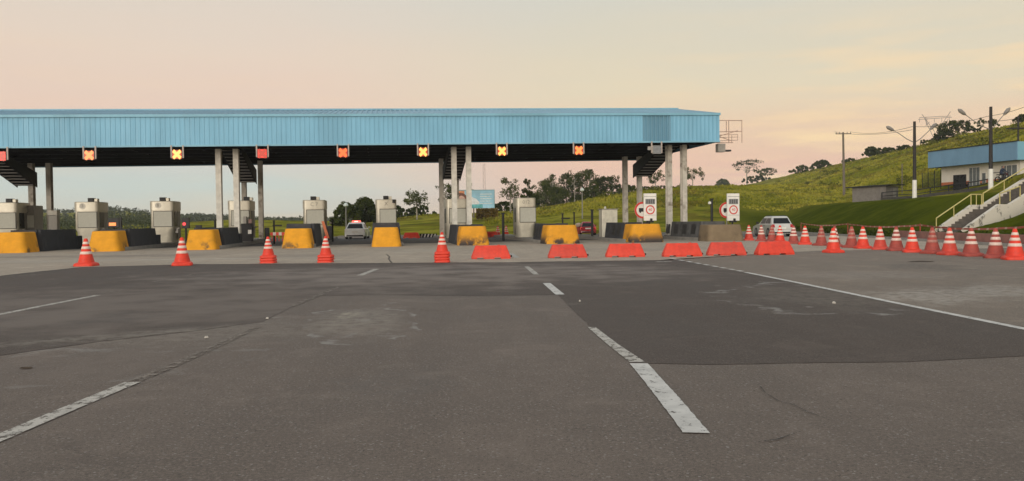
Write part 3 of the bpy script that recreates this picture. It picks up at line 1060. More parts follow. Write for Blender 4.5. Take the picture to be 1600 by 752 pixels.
# ------------------------------------------------------------------ lane signals under the fascia
e_orange = emit('signal_orange', (1.0, 0.30, 0.07), 1.15)
e_yellow = emit('signal_yellow', (1.0, 0.52, 0.12), 1.35)
e_red = emit('signal_red', (1.0, 0.035, 0.015), 0.85)
e_redx = emit('signal_deep_red', (0.75, 0.05, 0.02), 0.55)
e_glow = emit('signal_glow_panel', (0.8, 0.075, 0.015), 0.55)
e_orx = emit('signal_red_orange', (1.0, 0.16, 0.03), 1.1)


m_bracket = M('dull_bracket_paint', (0.40, 0.34, 0.30), 0.6)


def lane_signal(px, xm, pm, label, lit=True):
    x, _ = plaza_x(px, 240, T_F - 0.25)
    t = thing('lane_signal', label, 'lane signal', plz(x, T_F - 0.25, zb(x)), TH, 'lane signals under the canopy edge')
    MB().box(-0.30, 0.30, -0.09, 0.09, -0.78, -0.22).build('housing', m_black if lit else M('grey_unlit_signal', (0.30, 0.28, 0.24), 0.6), t, bevel=0.015)
    for sx in (-1, 1):
        q = MB()
        q.box(sx * 0.345 - 0.04, sx * 0.345 + 0.04, -0.05, 0.05, -0.72, 0.06)
        q.box(sx * 0.31 - 0.012, sx * 0.31 + 0.012, -0.05, 0.05, -0.70, -0.30)
        q.build('bracket', m_bracket, t)
    q = MB()
    q.box(-0.275, 0.275, -0.105, -0.092, -0.765, -0.235)
    q.build('display_panel', pm, t)
    if xm:
        q = MB()
        for sg in (1, -1):
            d = 0.085
            q.add([(-0.25 - d, -0.112, -0.5 - sg * 0.23 + d * sg), (-0.25 + d, -0.112, -0.5 - sg * 0.23 - d * sg),
                   (0.25 + d, -0.112, -0.5 + sg * 0.23 - d * sg), (0.25 - d, -0.112, -0.5 + sg * 0.23 + d * sg)], [(0, 1, 2, 3)])
        q.v = [(min(max(x_, -0.272), 0.272), y_ - 0.002 * (i > 3), z_) for i, (x_, y_, z_) in enumerate(q.v)]
        q.build('cross_symbol', xm, t)
    return t


lane_signal(2, e_redx, e_red, 'red lit lane signal at the left end, cut by the photo edge')
lane_signal(140, e_orange, e_glow, 'lane signal with dull orange cross, second from the left')
lane_signal(277, e_yellow, e_glow, 'lane signal with bright yellow cross left of the first pale columns')
lane_signal(410, e_redx, e_red, 'square red lit lane signal just right of the dark stair box')
lane_signal(536, e_orx, e_redx, 'red lane signal with faint orange cross above the police car')
lane_signal(661, e_yellow, e_glow, 'lane signal with yellow cross left of the middle columns')
lane_signal(784, e_yellow, e_glow, 'lane signal with yellow cross right of the middle columns')
lane_signal(904, e_orange, e_redx, 'lane signal with pale orange cross, last lit one on the right')
us = lane_signal(1026, None, m_signgrey, 'unlit grey lane signal box beside the right-hand columns', lit=False)
MB().box(-0.62, -0.39, -0.06, 0.06, -0.52, -0.28).build('side_camera', M('grey_camera_case', (0.3, 0.28, 0.25), 0.6), us)

# ------------------------------------------------------------------ islands, crash noses and barriers
for i in range(-1, 9):
    b = MB().rrect([(-0.95, 0.95, 0.9, 27, 0.0), (-0.93, 0.93, 0.92, 27, 0.2)], 0.3)
    tag(b.build('traffic_island', m_conc, loc=isl(i), rot=(0, 0, TH)), kind='structure')

nose_px = {0: 14, 1: 161, 2: 313, 3: 464, 4: 604, 5: 741, 6: 880, 7: 1012, 8: 1136}
nose_lab = {0: 'yellow concrete crash block at the left edge of the photo', 1: 'yellow crash block under the lit orange lamp, behind the leftmost cone',
            2: 'yellow crash block beside the small red signal post', 3: 'yellow crash block in front of the booth lettered C 7',
            4: 'straight-on yellow crash block in front of the booth marked X', 5: 'stained yellow crash block below the middle columns and billboard',
            6: 'yellow crash block with a big rusty black scrape on its left', 7: 'yellow crash block under the left speed board',
            8: 'bare brown concrete crash block under the right speed board'}
nose_mat = {5: m_yellow2, 6: m_yellow2, 7: m_yellow2, 8: m_bareblock}
for i in range(0, 9):
    w0 = 0.85 if i < 5 else (0.92 if i == 5 else 1.06)
    if i == 8:
        w0 = 1.17
    w1 = w0 - (0.17 if i < 8 else 0.12)
    h = {8: 1.02}.get(i, 1.12)
    b = MB()
    rings = []
    for z_, w_, y0_, y1_ in ((0, w0, -0.05, 2.0), (0.08, w0, -0.05, 2.0), (h - 0.03, w1, 0.16, 1.95), (h, w1 - 0.04, 0.20, 1.91)):
        rings.append((-w_, w_, y0_, y1_, z_, 0.30))
    b.rrect(rings, n=5)
    x_ = plaza_x(nose_px[i], 380, 0.0)[0]
    o = b.build('crash_block', nose_mat.get(i, m_yellow), loc=plz(x_, 0), rot=(0, 0, TH), smooth=40)
    tag(o, nose_lab[i], 'crash block', 'concrete crash blocks at the island noses')

wall_lab = {-1: 'dark concrete barrier on the island left of the photo edge', 0: 'long dark concrete barrier behind the leftmost yellow block', 1: 'dark concrete barrier leading back to the booth numbered 8',
            2: 'dark concrete barrier at the foot of the left pale columns', 3: 'dark concrete barrier behind the block of booth C 7',
            4: 'low dark barrier behind the straight-on yellow block', 5: 'dark concrete barrier at the foot of the middle columns',
            6: 'dark upright barrier in front of the tall right booth', 7: 'dark barrier below the small pale cabinet',
            8: 'grey barrier with dark recesses at the foot of the right columns'}
for i in range(-1, 9):
    h = 1.22 if i not in (3, 4) else 1.40
    t1 = {4: 4.5, 6: 5.0, 3: 7.5, 7: 6.5}.get(i, 7.6)
    x_ = plaza_x(nose_px[i], 380, 0.0)[0] if i in nose_px else (i - 4) * PITCHX
    t = thing('island_barrier', wall_lab[i], 'barrier', plz(x_, 0), TH, 'dark barriers along the islands')
    mt = m_greywall if i == 8 else m_darkwall
    for sx in (-1, 1):
        q = MB().extr_y([(sx * 0.92, 0.0), (sx * 0.55, 0.0), (sx * 0.62, h), (sx * 0.78, h)], 2.15, t1)
        w_ = q.build('side_wall', mt, t, bevel=0.02)
    q = MB().extr_x([(2.02, 0.05), (2.14, 0.05), (2.14, h - 0.01), (2.05, h - 0.01)], -0.62, 0.62)
    q.build('front_wall', mt, t)
    q = MB().extr_x([(t1 - 0.2, 0.05), (t1 - 0.02, 0.05), (t1 - 0.02, h - 0.3), (t1 - 0.2, h - 0.3)], -0.6, 0.6)
    q.build('rear_wall', mt, t)
    if i in (1, 0, 2):
        q = MB().box(0.62, 0.90, t1 + 0.0, t1 + 0.8, 0.0, 0.8)
        q.build('end_step', mt, t)
    if i >= 6:
        for k, yy in enumerate((2.9, 4.0) if i != 8 else (3.0, 4.6, 6.2, 7.8)):
            q = MB()
            q.add([(sx_ * 0.80 + (-0.045 if sx_ < 0 else 0.045), y_, z_) for sx_ in (-1,) for y_, z_ in ((yy, 0.4), (yy + 0.8, 0.4), (yy + 0.8, 1.05), (yy, 1.05))], [(0, 1, 2, 3)])
            q.v = [(-(0.92 - 0.14 * z_ / h) - 0.006, y_, z_) for _, y_, z_ in q.v]
            q.build('recess', m_black, t)  # flat black panel painting the shade of a recess onto the wall
q = MB().box(-0.52, 0.52, 2.0 - 0.012, 2.018, 0.5, 1.1)

# ------------------------------------------------------------------ booths
def booth(i, px, t_, label, txt, tilt=0.0, cam_x=0.1, roof_box=True, tall=0.0, disc=False, panel=(-0.52, 0.66), w=0.78):
    x, _ = plaza_x(px, 350, t_)
    b = thing('toll_booth', label, 'toll booth', plz(x, t_), TH + tilt, 'toll booths on the islands')
    H = 3.08 + tall
    d = 2.3
    q = MB().rrect([(-w + .10, w - .14, 0.12, d - .1, 0.2, 0.42), (-w + .06, w - .06, 0.06, d - .05, 1.0, 0.38), (-w + .02, w - .02, 0.02, d, 1.22, 0.2), (-w + .02, w - .02, 0.02, d, 2.44 + tall, 0.2)], n=5)
    q.build('body', m_steel, b, smooth=40)
    q = MB().rrect([(-w - .02, w + .02, -0.03, d + .03, 2.445 + tall, 0.24), (-w - .02, w + .02, -0.03, d + .03, H - 0.04, 0.24), (-w + .02, w - .02, 0.01, d - 0.01, H, 0.22)], n=5)
    q.build('upper_band', m_steel, b, smooth=40)
    fr = MB().box(panel[0] - 0.045, panel[1] + 0.045, -0.012, 0.05, 1.275, 2.395 + tall).build('window', m_frame, b)
    MB().box(panel[0], panel[1], -0.030, -0.0125, 1.32, 2.35 + tall).build('blind', m_blind, fr)
    # side windows and door, both sides
    for sx in (-1, 1):
        xw = sx * (w - 0.018)
        q = MB().box(min(xw, xw + sx * 0.022), max(xw, xw + sx * 0.022), 0.35, 1.15, 1.3, 2.36 + tall)
        q.build('side_window', m_glass, b)
        q = MB().box(min(xw, xw + sx * 0.02), max(xw, xw + sx * 0.02), 1.25, 2.05, 0.42, 2.36 + tall)
        q.build('door', m_steel_dk, b)
    q = MB().box(w - 0.04, w + 0.26, 0.45, 1.1, 1.12, 1.22)
    q.box(w - 0.02, w + 0.16, 0.5, 1.05, 0.85, 1.118)
    q.build('counter', m_steel_dk, b)
    if txt:
        if disc:
            MB().disc_y((-0.22, -0.040, 2.78 + tall), 0.20, 0.01, 20).build('number_disc', m_cream, b)
            text('number', txt, 0.30, m_greyink, b, (-0.22, -0.046, 2.78 + tall))
        else:
            text('number', txt, 0.36, m_greyink, b, (0.02, -0.036, 2.76 + tall))
    if roof_box:
        c = MB().box(cam_x - 0.19, cam_x + 0.19, 0.02, 0.55, H + 0.002, H + 0.26).build('roof_lamp', m_black, b, bevel=0.02)
        MB().box(cam_x + 0.20, cam_x + 0.42, 0.1, 0.5, H + 0.001, H + 0.22).build('roof_box', m_steel, b, bevel=0.02)
    return b


booth(-1, 8, 13.0, 'steel toll booth cut off by the left photo edge', None, cam_x=0.25)
booth(0, 135, 13.0, 'steel toll booth numbered 3 behind the leftmost cone', '3', disc=True, cam_x=0.30)
booth(1, 253, 12.7, 'steel toll booth numbered 8 between two dark barriers', '8', disc=True, cam_x=0.05)
booth(2, 374, 13.0, 'steel toll booth half hidden by the left pale columns', None, cam_x=0.5)
booth(3, 491, 13.0, 'steel toll booth lettered C 7 left of the police car', 'C 7', cam_x=-0.05, panel=(-0.50, 0.68))
bx = booth(4, 603.5, 13.0, 'steel toll booth marked X seen straight on, right of the police car', 'X', cam_x=0.0, panel=(-0.42, 0.70), w=0.74)
MB().box(0.46, 0.66, -0.26, -0.04, 2.82, 3.06).build('camera', m_black, bx, bevel=0.02)
booth(5, 714, 13.0, 'pale toll booth seen between the middle columns', None, roof_box=False)
booth(6, 822, 11.6, 'tall steel toll booth numbered 012 right of the billboard', '012', tilt=R(-3), roof_box=False, tall=0.0, panel=(-0.42, 0.70), w=0.72)

cabx, cabz = plaza_x(953, 348, 8.0)
cb = thing('cabinet', 'small pale cabinet standing behind the dark barrier', 'cabinet', plz(cabx, 8.0), TH)
MB().box(-0.55, 0.55, 0, 0.9, 0.2, 2.12).build('case', m_steel, cb, bevel=0.03)
MB().box(-0.35, 0.53, -0.02, -0.002, 1.15, 2.05).build('door', M('cream_cabinet_door', (0.50, 0.47, 0.38), 0.6), cb)
MB().box(-0.60, 0.60, -0.05, 0.95, 2.125, 2.17).build('lid', m_steel_dk, cb)
MB().lathe([(0.08, 2.17), (0.08, 2.3), (0.03, 2.34)], 10, (-0.25, 0.3, 0)).build('lamp', m_cream, cb, smooth=40)

# ------------------------------------------------------------------ speed boards and round signs on the right islands
def speed_board(px, where):
    x, _ = plaza_x(px, 325, 1.0)
    t = thing('speed_board', 'white speed board with red 40 ring on the ' + where, 'speed sign', plz(x, 1.0), TH, 'white speed boards')
    z1, z0 = plaza_x(px, 302.5, 1.0)[1], plaza_x(px, 345, 1.0)[1]
    MB().box(-0.40, 0.40, 0.0, 0.12, z0, z1).build('board', m_white, t, bevel=0.015)
    h = z1 - z0
    d_ = MB().box(-0.31, 0.31, -0.012, -0.001, z1 - h * 0.39, z1 - h * 0.20).build('display', m_signgrey, t)
    q = MB()
    for k in range(4):
        q.box(-0.24 + k * 0.14, -0.17 + k * 0.14, -0.020, -0.013, z1 - h * 0.37, z1 - h * 0.22)
    q.build('digits', m_greywall, d_)
    rg = MB().disc_y((0, -0.014, z1 - h * 0.60), 0.285, 0.012, 28, r0=0.215).build('red_ring', m_signred, t)
    text('limit_number', '40', 0.24, m_signred, rg, (0, -0.008, z1 - h * 0.60))
    MB().box(-0.36, 0.36, -0.008, -0.001, z1 - h * 0.80, z1 - h * 0.79).build('seam', m_signgrey, t)
    q = MB().box(-0.38, 0.38, -0.008, -0.001, z1 - h * 0.12, z1 - h * 0.105)
    q.build('seam', m_signgrey, t)
    q = MB()
    q.tube([(0, 0.17, 0.9), (0, 0.17, z1 - 0.1)], 0.05, 8)
    q.box(-0.2, 0.2, -0.06, 0.2, z0 - 0.11, z0 - 0.005)
    q.build('post', m_dark, t)
    q = MB().box(-0.02, 0.10, -0.10, -0.01, z0 - 0.02, z0 + 0.14)
    q.build('bracket', m_black, t)
    return t


speed_board(1016, 'yellow block')
speed_board(1146, 'brown block')


def round_sign(px, where):
    x, z = plaza_x(px, 328.5, 1.9)
    t = thing('round_sign', 'round red rimmed lorry sign half behind the speed board on the ' + where, 'road sign', plz(x, 1.9), TH, 'round lorry signs')
    MB().disc_y((0, 0, z), 0.52, 0.02, 32).build('disc', m_white, t)
    MB().disc_y((0, -0.012, z), 0.52, 0.011, 32, r0=0.40).build('red_rim', m_signred, t)
    q = MB()
    q.box(-0.24, 0.06, -0.010, -0.001, z - 0.10, z + 0.13)
    q.box(0.075, 0.22, -0.010, -0.001, z - 0.10, z + 0.06)
    for xx in (-0.15, 0.14):
        q.disc_y((xx, -0.010, z - 0.12), 0.055, 0.008, 12)
    q.build('lorry_symbol', m_ink, t)
    MB().tube([(0, 0.06, 0.2), (0, 0.06, z + 0.3)], 0.035, 8).build('post', m_steel_dk, t)


round_sign(1004, 'yellow block')
round_sign(1136, 'brown block')


# ------------------------------------------------------------------ small signals and posts on the islands
def small_signal(px, ytop, ybot, t_, mat, label, w=0.34, lamp=True, base=0.2):
    x, zt = plaza_x(px, ytop, t_)
    zl = plaza_x(px, ybot, t_)[1]
    t = thing('signal_post', label, 'signal', plz(x, t_), TH)
    MB().tube([(0, 0.1, base), (0, 0.1, zl + 0.05)], 0.055, 8).build('post', m_black, t)
    MB().box(-w / 2, w / 2, 0, 0.2, zl, zt).build('head', m_black, t, bevel=0.02)
    if lamp:
        MB().disc_y((-w * 0.16, -0.02, (zl + zt) / 2 - 0.05), min(w * 0.24, (zt - zl) * 0.30), 0.018, 16).build('lamp', mat, t)
    return t


s1 = small_signal(177, 341, 356, 2.9, e_orange, 'lit orange sign box standing behind the second yellow block', w=0.62)
MB().box(0.33, 0.43, -0.02, 0.18, plaza_x(177, 364, 2.9)[1], plaza_x(177, 340, 2.9)[1]).build('side_post', m_black, s1)
e_sred = emit('small_red_lamp', (1.0, 0.04, 0.05), 0.9)
e_sor = emit('small_orange_lamp', (1.0, 0.26, 0.05), 1.3)
for ch in s1.children:
    if ch.name.startswith('lamp'):
        ch.data = MB().box(-0.24, 0.14, -0.02, -0.002, 0.02, 0.20).build('lamp', e_sor).data
        ch.location.z = plaza_x(177, 353.5, 2.9)[1]
for o in list(bpy.data.objects):
    if o.name.startswith('lamp.') and o.parent is None:
        bpy.data.objects.remove(o)
small_signal(289.5, 340.5, 357, 0.4, e_sred, 'black signal post with a small red lamp left of the third block', w=0.40, base=0.0)
small_signal(310, 352, 360, 2.6, m_dark, 'squat dark lamp head just above the third yellow block', w=0.34, lamp=False)
for px, yt, t_, lb in ((336, 345, 2.6, 'short dark post left of the left pale column'), (428, 346, 12.0, 'dark post with a crossbar behind the red and white boom'),
                       (519.5, 344, 16.0, 'dark post with small white lamp left of the police car'), (786, 334, 10.0, 'dark post standing left of the tall right booth'),
                       (879, 335, 12.0, 'dark post with side arm above the scraped yellow block'), (897, 333, 16.0, 'thin post beside the red topped drum'),
                       (925, 329, 11.0, 'thick dark post in front of the red car'), (1112, 312, 3.5, 'tall dark post with a pale lamp left of the brown block')):
    x, zt = plaza_x(px, yt, t_)
    t = thing('lane_post', lb, 'post', plz(x, t_), TH)
    rad = 0.09 if px in (786, 925, 1112) else 0.06
    MB().tube([(0, 0, 0.0), (0, 0, zt)], rad, 8).build('shaft', m_black, t)
    MB().box(-rad - 0.02, rad + 0.02, -rad - 0.02, rad + 0.02, zt, zt + 0.07).build('cap', m_black, t)
    if px in (519.5, 1112):
        MB().lathe([(0.03, -0.1), (0.10, -0.06), (0.10, 0.06), (0.03, 0.1)], 10, (-0.16, -0.05, zt - 0.22)).build('lamp', m_white, t, smooth=40)
    if px in (428, 879):
        MB().box(-0.1, 0.55, -0.04, 0.04, zt - 0.35, zt - 0.25).build('arm', m_black, t)

# boom barriers
m_boomw = M('boom_white', (0.62, 0.55, 0.5), 0.5)
x, z = plaza_x(422, 366, 11.0)
bm_ = thing('boom_barrier', 'red and white lane boom lowered behind the third cone stack', 'boom barrier', plz(x, 11.0), TH)
L_ = 26 * 58 / 1300
MB().box(-0.35, -0.05, -0.15, 0.15, 0.2, 1.15).build('cabinet', m_black, bm_, bevel=0.02)
for k in range(6):
    MB().box(k * L_ / 6 + 0.002, (k + 1) * L_ / 6, -0.03, 0.03, z - 0.10, z + 0.12).build('boom_segment', m_red_pl if k % 2 == 0 else m_boomw, bm_)
for k in range(5):
    q = MB().box(0.1 + k * L_ / 5, 0.16 + k * L_ / 5, -0.02, 0.02, z - 0.5, z - 0.11)
    q.build('drop_rod', m_red_pl2, bm_)
x, z = plaza_x(504, 348, 11.0)
bo = thing('orange_boom', 'orange lane boom leaning down beside the C 7 booth', 'boom barrier', plz(x, 11.0), TH)
m_orange = M('orange_paint', (0.55, 0.16, 0.07), 0.6)
q = MB()
q.add([(-0.08, -0.03, z + 0.1), (0.10, -0.03, z + 0.1), (0.46, -0.03, 0.35), (0.24, -0.03, 0.35), (-0.08, 0.03, z + 0.1), (0.10, 0.03, z + 0.1), (0.46, 0.03, 0.35), (0.24, 0.03, 0.35)],
      [(0, 1, 2, 3), (7, 6, 5, 4), (0, 4, 5, 1), (1, 5, 6, 2), (2, 6, 7, 3), (3, 7, 4, 0)])
q.build('boom', m_orange, bo)
MB().box(0.25, 0.62, 0.04, 0.4, 0.2, 1.2).build('cabinet', m_dark, bo, bevel=0.02)

x, z = plaza_x(389, 356, 13.0)
eq = thing('terminal_cabinet', 'dark payment terminal with a pale panel beside the column-hidden booth', 'cabinet', plz(x, 12.4), TH)
MB().box(-0.45, 0.30, 0, 0.6, 0.2, 1.45).build('case', m_dark, eq, bevel=0.03)
MB().box(0.02, 0.26, -0.02, -0.002, 0.72, 1.0).build('panel', m_white, eq)
MB().box(-0.3, -0.1, 0.1, 0.4, 1.452, 1.95).build('stem', m_steel_dk, eq)
MB().box(0.05, 0.28, 0.05, 0.3, 1.452, 1.75).build('head', M('dull_pink_case', (0.28, 0.17, 0.15), 0.6), eq, bevel=0.03)
x, z = plaza_x(82, 335, 15.0)
vm = thing('ticket_machine', 'narrow white topped machine right of the left dark columns', 'machine', plz(x, 15.0), TH)
MB().box(-0.3, 0.3, 0, 0.5, 0.2, 2.2).build('case', m_steel_dk, vm, bevel=0.03)
MB().box(-0.32, 0.32, -0.05, 0.55, 2.21, 2.55).build('top', m_cream, vm, bevel=0.03)
MB().box(0.31, 0.5, 0.1, 0.4, 0.2, 0.95).build('side_box', m_cream, vm, bevel=0.02)
x, z = plaza_x(47, 335, 14.5)
vm = thing('booth_annex', 'grey annex cabinet with pale panels behind the leftmost booth', 'cabinet', plz(x - 0.9, 14.6), TH)
MB().box(-1.2, 1.2, 0, 1.4, 0.2, 2.9).build('case', m_steel_dk, vm, bevel=0.04)
MB().box(0.0, 1.1, -0.02, -0.002, 1.35, 2.2).build('panel', m_blind, vm)
MB().box(-0.55, -0.15, -0.02, -0.002, 1.3, 2.3).build('window', m_glass, vm)

# ------------------------------------------------------------------ traffic cones
CONE_H = 0.97


def cone_proto(scale, label, loc):
    t = thing('traffic_cone', label, 'traffic cone', loc, 0)
    s = scale
    q = MB().rrect([(-.335 * s, .335 * s, -.335 * s, .335 * s, 0.0, .12 * s), (-.345 * s, .345 * s, -.345 * s, .345 * s, .03 * s, .12 * s), (-.325 * s, .325 * s, -.325 * s, .325 * s, .10 * s, .14 * s), (-.285 * s, .285 * s, -.285 * s, .285 * s, .135 * s, .28 * s)], n=5)
    q.build('base', m_cone, t, smooth=45)
    rr = lambda z: (.268 - .215 * (z - .13) / .84) * s
    q = MB().lathe([(rr(.13), .1355 * s), (rr(.40), .40 * s), (rr(.95), .95 * s), (rr(.97) * .8, .97 * s), (.02 * s, .97 * s)], 28)
    q.build('body', m_cone, t, smooth=45)
    for z0, z1 in ((.42, .515), (.60, .69), (.77, .855)):
        q = MB().lathe([(rr(z0) + .002, z0 * s), (rr(z0) + .007 * s, (z0 + .008) * s), (rr(z1) + .007 * s, (z1 - .008) * s), (rr(z1) + .002, z1 * s)], 28, cap=False)
        q.build('reflective_band', m_band, t, smooth=60)
    return t


GR_R = 'cones in the row along the right shoulder'
c1p = at_ground(135, 416)
proto = cone_proto(1.0, 'bright striped cone at the far left of the road', c1p)
proto['group'] = 'cones across the closed lanes'
dup(proto, at_ground(285, 415), 0.3, 'bright striped cone in front of the third yellow block', 'cones across the closed lanes')
near = at_ground(1302, 395)
dup(proto, near, 0.2, 'striped cone standing out in front of the right-hand row', 'cones across the closed lanes')
FADE = {m_cone.name: m_cone_fade, m_band.name: m_band_fade}
WORN = {m_cone.name: m_red_pl2}
DULL = {m_cone.name: m_cone_fade}
row = [(1171, WORN, 'farthest striped cone of the right row, beside the brown block'), (1188.5, DULL, 'dull striped cone second farthest in the right row, at the silver car'),
       (1205.7, FADE, 'faded stripeless cone in front of the silver car side'), (1221.5, None, 'red cone behind the last red barrier, before the silver car'),
       (1243, DULL, 'dull pink striped cone at the rear corner of the silver car'), (1260.8, None, 'bright red striped cone just right of the silver car'),
       (1283.7, FADE, 'faded stripeless cone left of the standing-out cone'), (1307, DULL, 'dull cone hidden behind the standing-out cone'),
       (1329.5, FADE, 'faded stripeless cone right of the standing-out cone'), (1347.5, None, 'bright red cone with three white bands below the grey shed'),
       (1371, WORN, 'red striped cone below the right end of the grey shed'), (1397, DULL, 'dull red striped cone left of the tape stake'),
       (1428.6, None, 'bright red striped cone in front of the tape stake'), (1458.5, FADE, 'faded cone with worn bands below the foot of the stairs'),
       (1487, WORN, 'red striped cone fourth from the right edge of the row'), (1516, DULL, 'dull brown red striped cone third from the right edge'),
       (1555, DULL, 'broad dull red cone second from the right edge'), (1591, None, 'nearest bright orange cone at the right photo edge')]
ROWX = at_ground(1590, 406).x
for k, (px, sw, lb) in enumerate(row):
    d_ = ray(px, 345)
    p = Vector((ROWX + random.uniform(-.12, .12), ROWX * d_.y / d_.x, 0.0))
    dup(proto, p, random.uniform(-0.5, 0.5), lb, GR_R, sw)
# stacks of smaller cones
sp = None
for si, (px, py, n, lb) in enumerate(((419.5, 411.3, 3, 'third stack position'), (509, 410.3, 3, ''), (691, 410, 4, ''))):
    base = at_ground(px, py)
    nm = ('leftmost cone stack, before the red and white boom', 'middle cone stack, left of the police car', 'right cone stack, in front of the middle columns')[si]
    for k in range(n):
        hz = k * 0.095
        wd = ('bottom', 'second', 'top' if n == 3 else 'third', 'top')[k]
        lb = f'{wd} cone of the {nm}'
        loc = base + Vector((random.uniform(-.01, .01), random.uniform(-.01, .01), hz))
        sw = {m_band.name: m_band_fade} if (si == 2 and k < n - 1) else None
        if sp is None:
            sp = cone_proto(0.78 if n == 3 else 0.7, lb, loc)
            sp['group'] = 'stacked cones across the closed lanes'
        else:
            dup(sp, loc, random.uniform(-.15, .15), lb, 'stacked cones across the closed lanes', sw)
# a few cones beyond the plaza
for px, py, lb in ((778, 370.5, 'tiny distant pale cone left of the tall booth'), (791, 369.5, 'tiny distant cone beside the tall booth, nearer its wall'), (757, 371.5, 'tiny distant cone behind the middle crash block')):
    dup(proto, at_ground(px, py), 0.1, lb, 'distant cones beyond the plaza')

# ------------------------------------------------------------------ red plastic barriers
def barrier_proto(label, loc):
    t = thing('plastic_barrier', label, 'barrier', loc, 0, 'red plastic barriers across the lane')
    q = MB().rrect([(-.73, .73, -.22, .22, .055, .05), (-.725, .725, -.215, .215, .10, .05), (-.585, .585, -.10, .10, .475, .05), (-.565, .565, -.08, .08, .50, .04)], n=3)
    for x0, x1 in ((-.73, -.50), (-.28, .14), (.36, .73)):
        q.box(x0 + .012, x1 - .012, -.205, .205, 0.0, .054)
    q.build('body', m_red_pl, t, smooth=35)
    q = MB().lathe([(.05, .501), (.05, .52), (.02, .525)], 12, (.3, 0, 0))
    q.build('filler_cap', m_red_pl2, t, smooth=40)
    q = MB().box(-.735, -.7305, -.10, .10, .13, .20)
    q.add([], [])
    MB().box(.735, .79, -.05, .05, .06, .13).build('joint_lug', m_dark, t, bevel=0.01)
    return t


bpos = [(767, 405, 'red plastic barrier leftmost of the six, before the stained yellow block'), (887.5, 403.3, 'red plastic barrier below the scraped yellow block'),
        (978, 402, 'red plastic barrier third from the left, below the dark cabinet barrier'), (1067.5, 401.3, 'red plastic barrier below the right canopy columns'),
        (1137, 399.5, 'red plastic barrier directly below the brown block'), (1212.5, 398.5, 'red plastic barrier rightmost of the six, before the silver car')]
bp = None
for k, (px, py, lb) in enumerate(bpos):
    loc = at_ground(px, py) + Vector((0, 0.2, 0))
    if bp is None:
        bp = barrier_proto(lb, loc)
    else:
        dup(bp, loc, (0.03, -0.02, 0.01, -0.06, 0.10)[k - 1], lb, None, {m_red_pl.name: m_red_pl2} if k in (1, 4) else None)
bp.rotation_euler.z = 0.02
dup(bp, at_ground(643, 372.5), 0.05, 'distant red plastic barrier seen behind the X booth lane', 'distant red barriers beyond the plaza')
dup(bp, at_ground(766, 371.0), -0.1, 'distant red plastic barrier behind the stained yellow block', 'distant red barriers beyond the plaza')
# striped board
p = at_ground(656, 372)
t = thing('striped_barrier', 'low black and white striped board right of the distant red barrier', 'barrier', p, 0)
MB().box(0, 1.5, 0, 0.08, 0.03, 0.36).build('board', m_black, t)
for k in range(5):
    q = MB()
    x0 = 0.05 + k * 0.29
    q.add([(x0, -0.006, 0.05), (x0 + 0.12, -0.006, 0.05), (x0 + 0.22, -0.006, 0.34), (x0 + 0.10, -0.006, 0.34)], [(0, 1, 2, 3)])
    q.build('stripe', m_white, t)
# drum
p = at_ground(904, 367.5)
t = thing('traffic_drum', 'pale topped reddish drum left of the red car', 'traffic drum', p, 0)
MB().lathe([(.30, 0), (.30, .08), (.24, .10), (.22, .72), (.2, .75)], 18).build('drum', m_cone_fade, t, smooth=40)
MB().lathe([(.10, .751), (.27, .80), (.30, .93), (.27, 1.07), (.10, 1.14)], 18).build('top', M('cream_plastic', (0.55, 0.42, 0.33), 0.6), t, smooth=60)

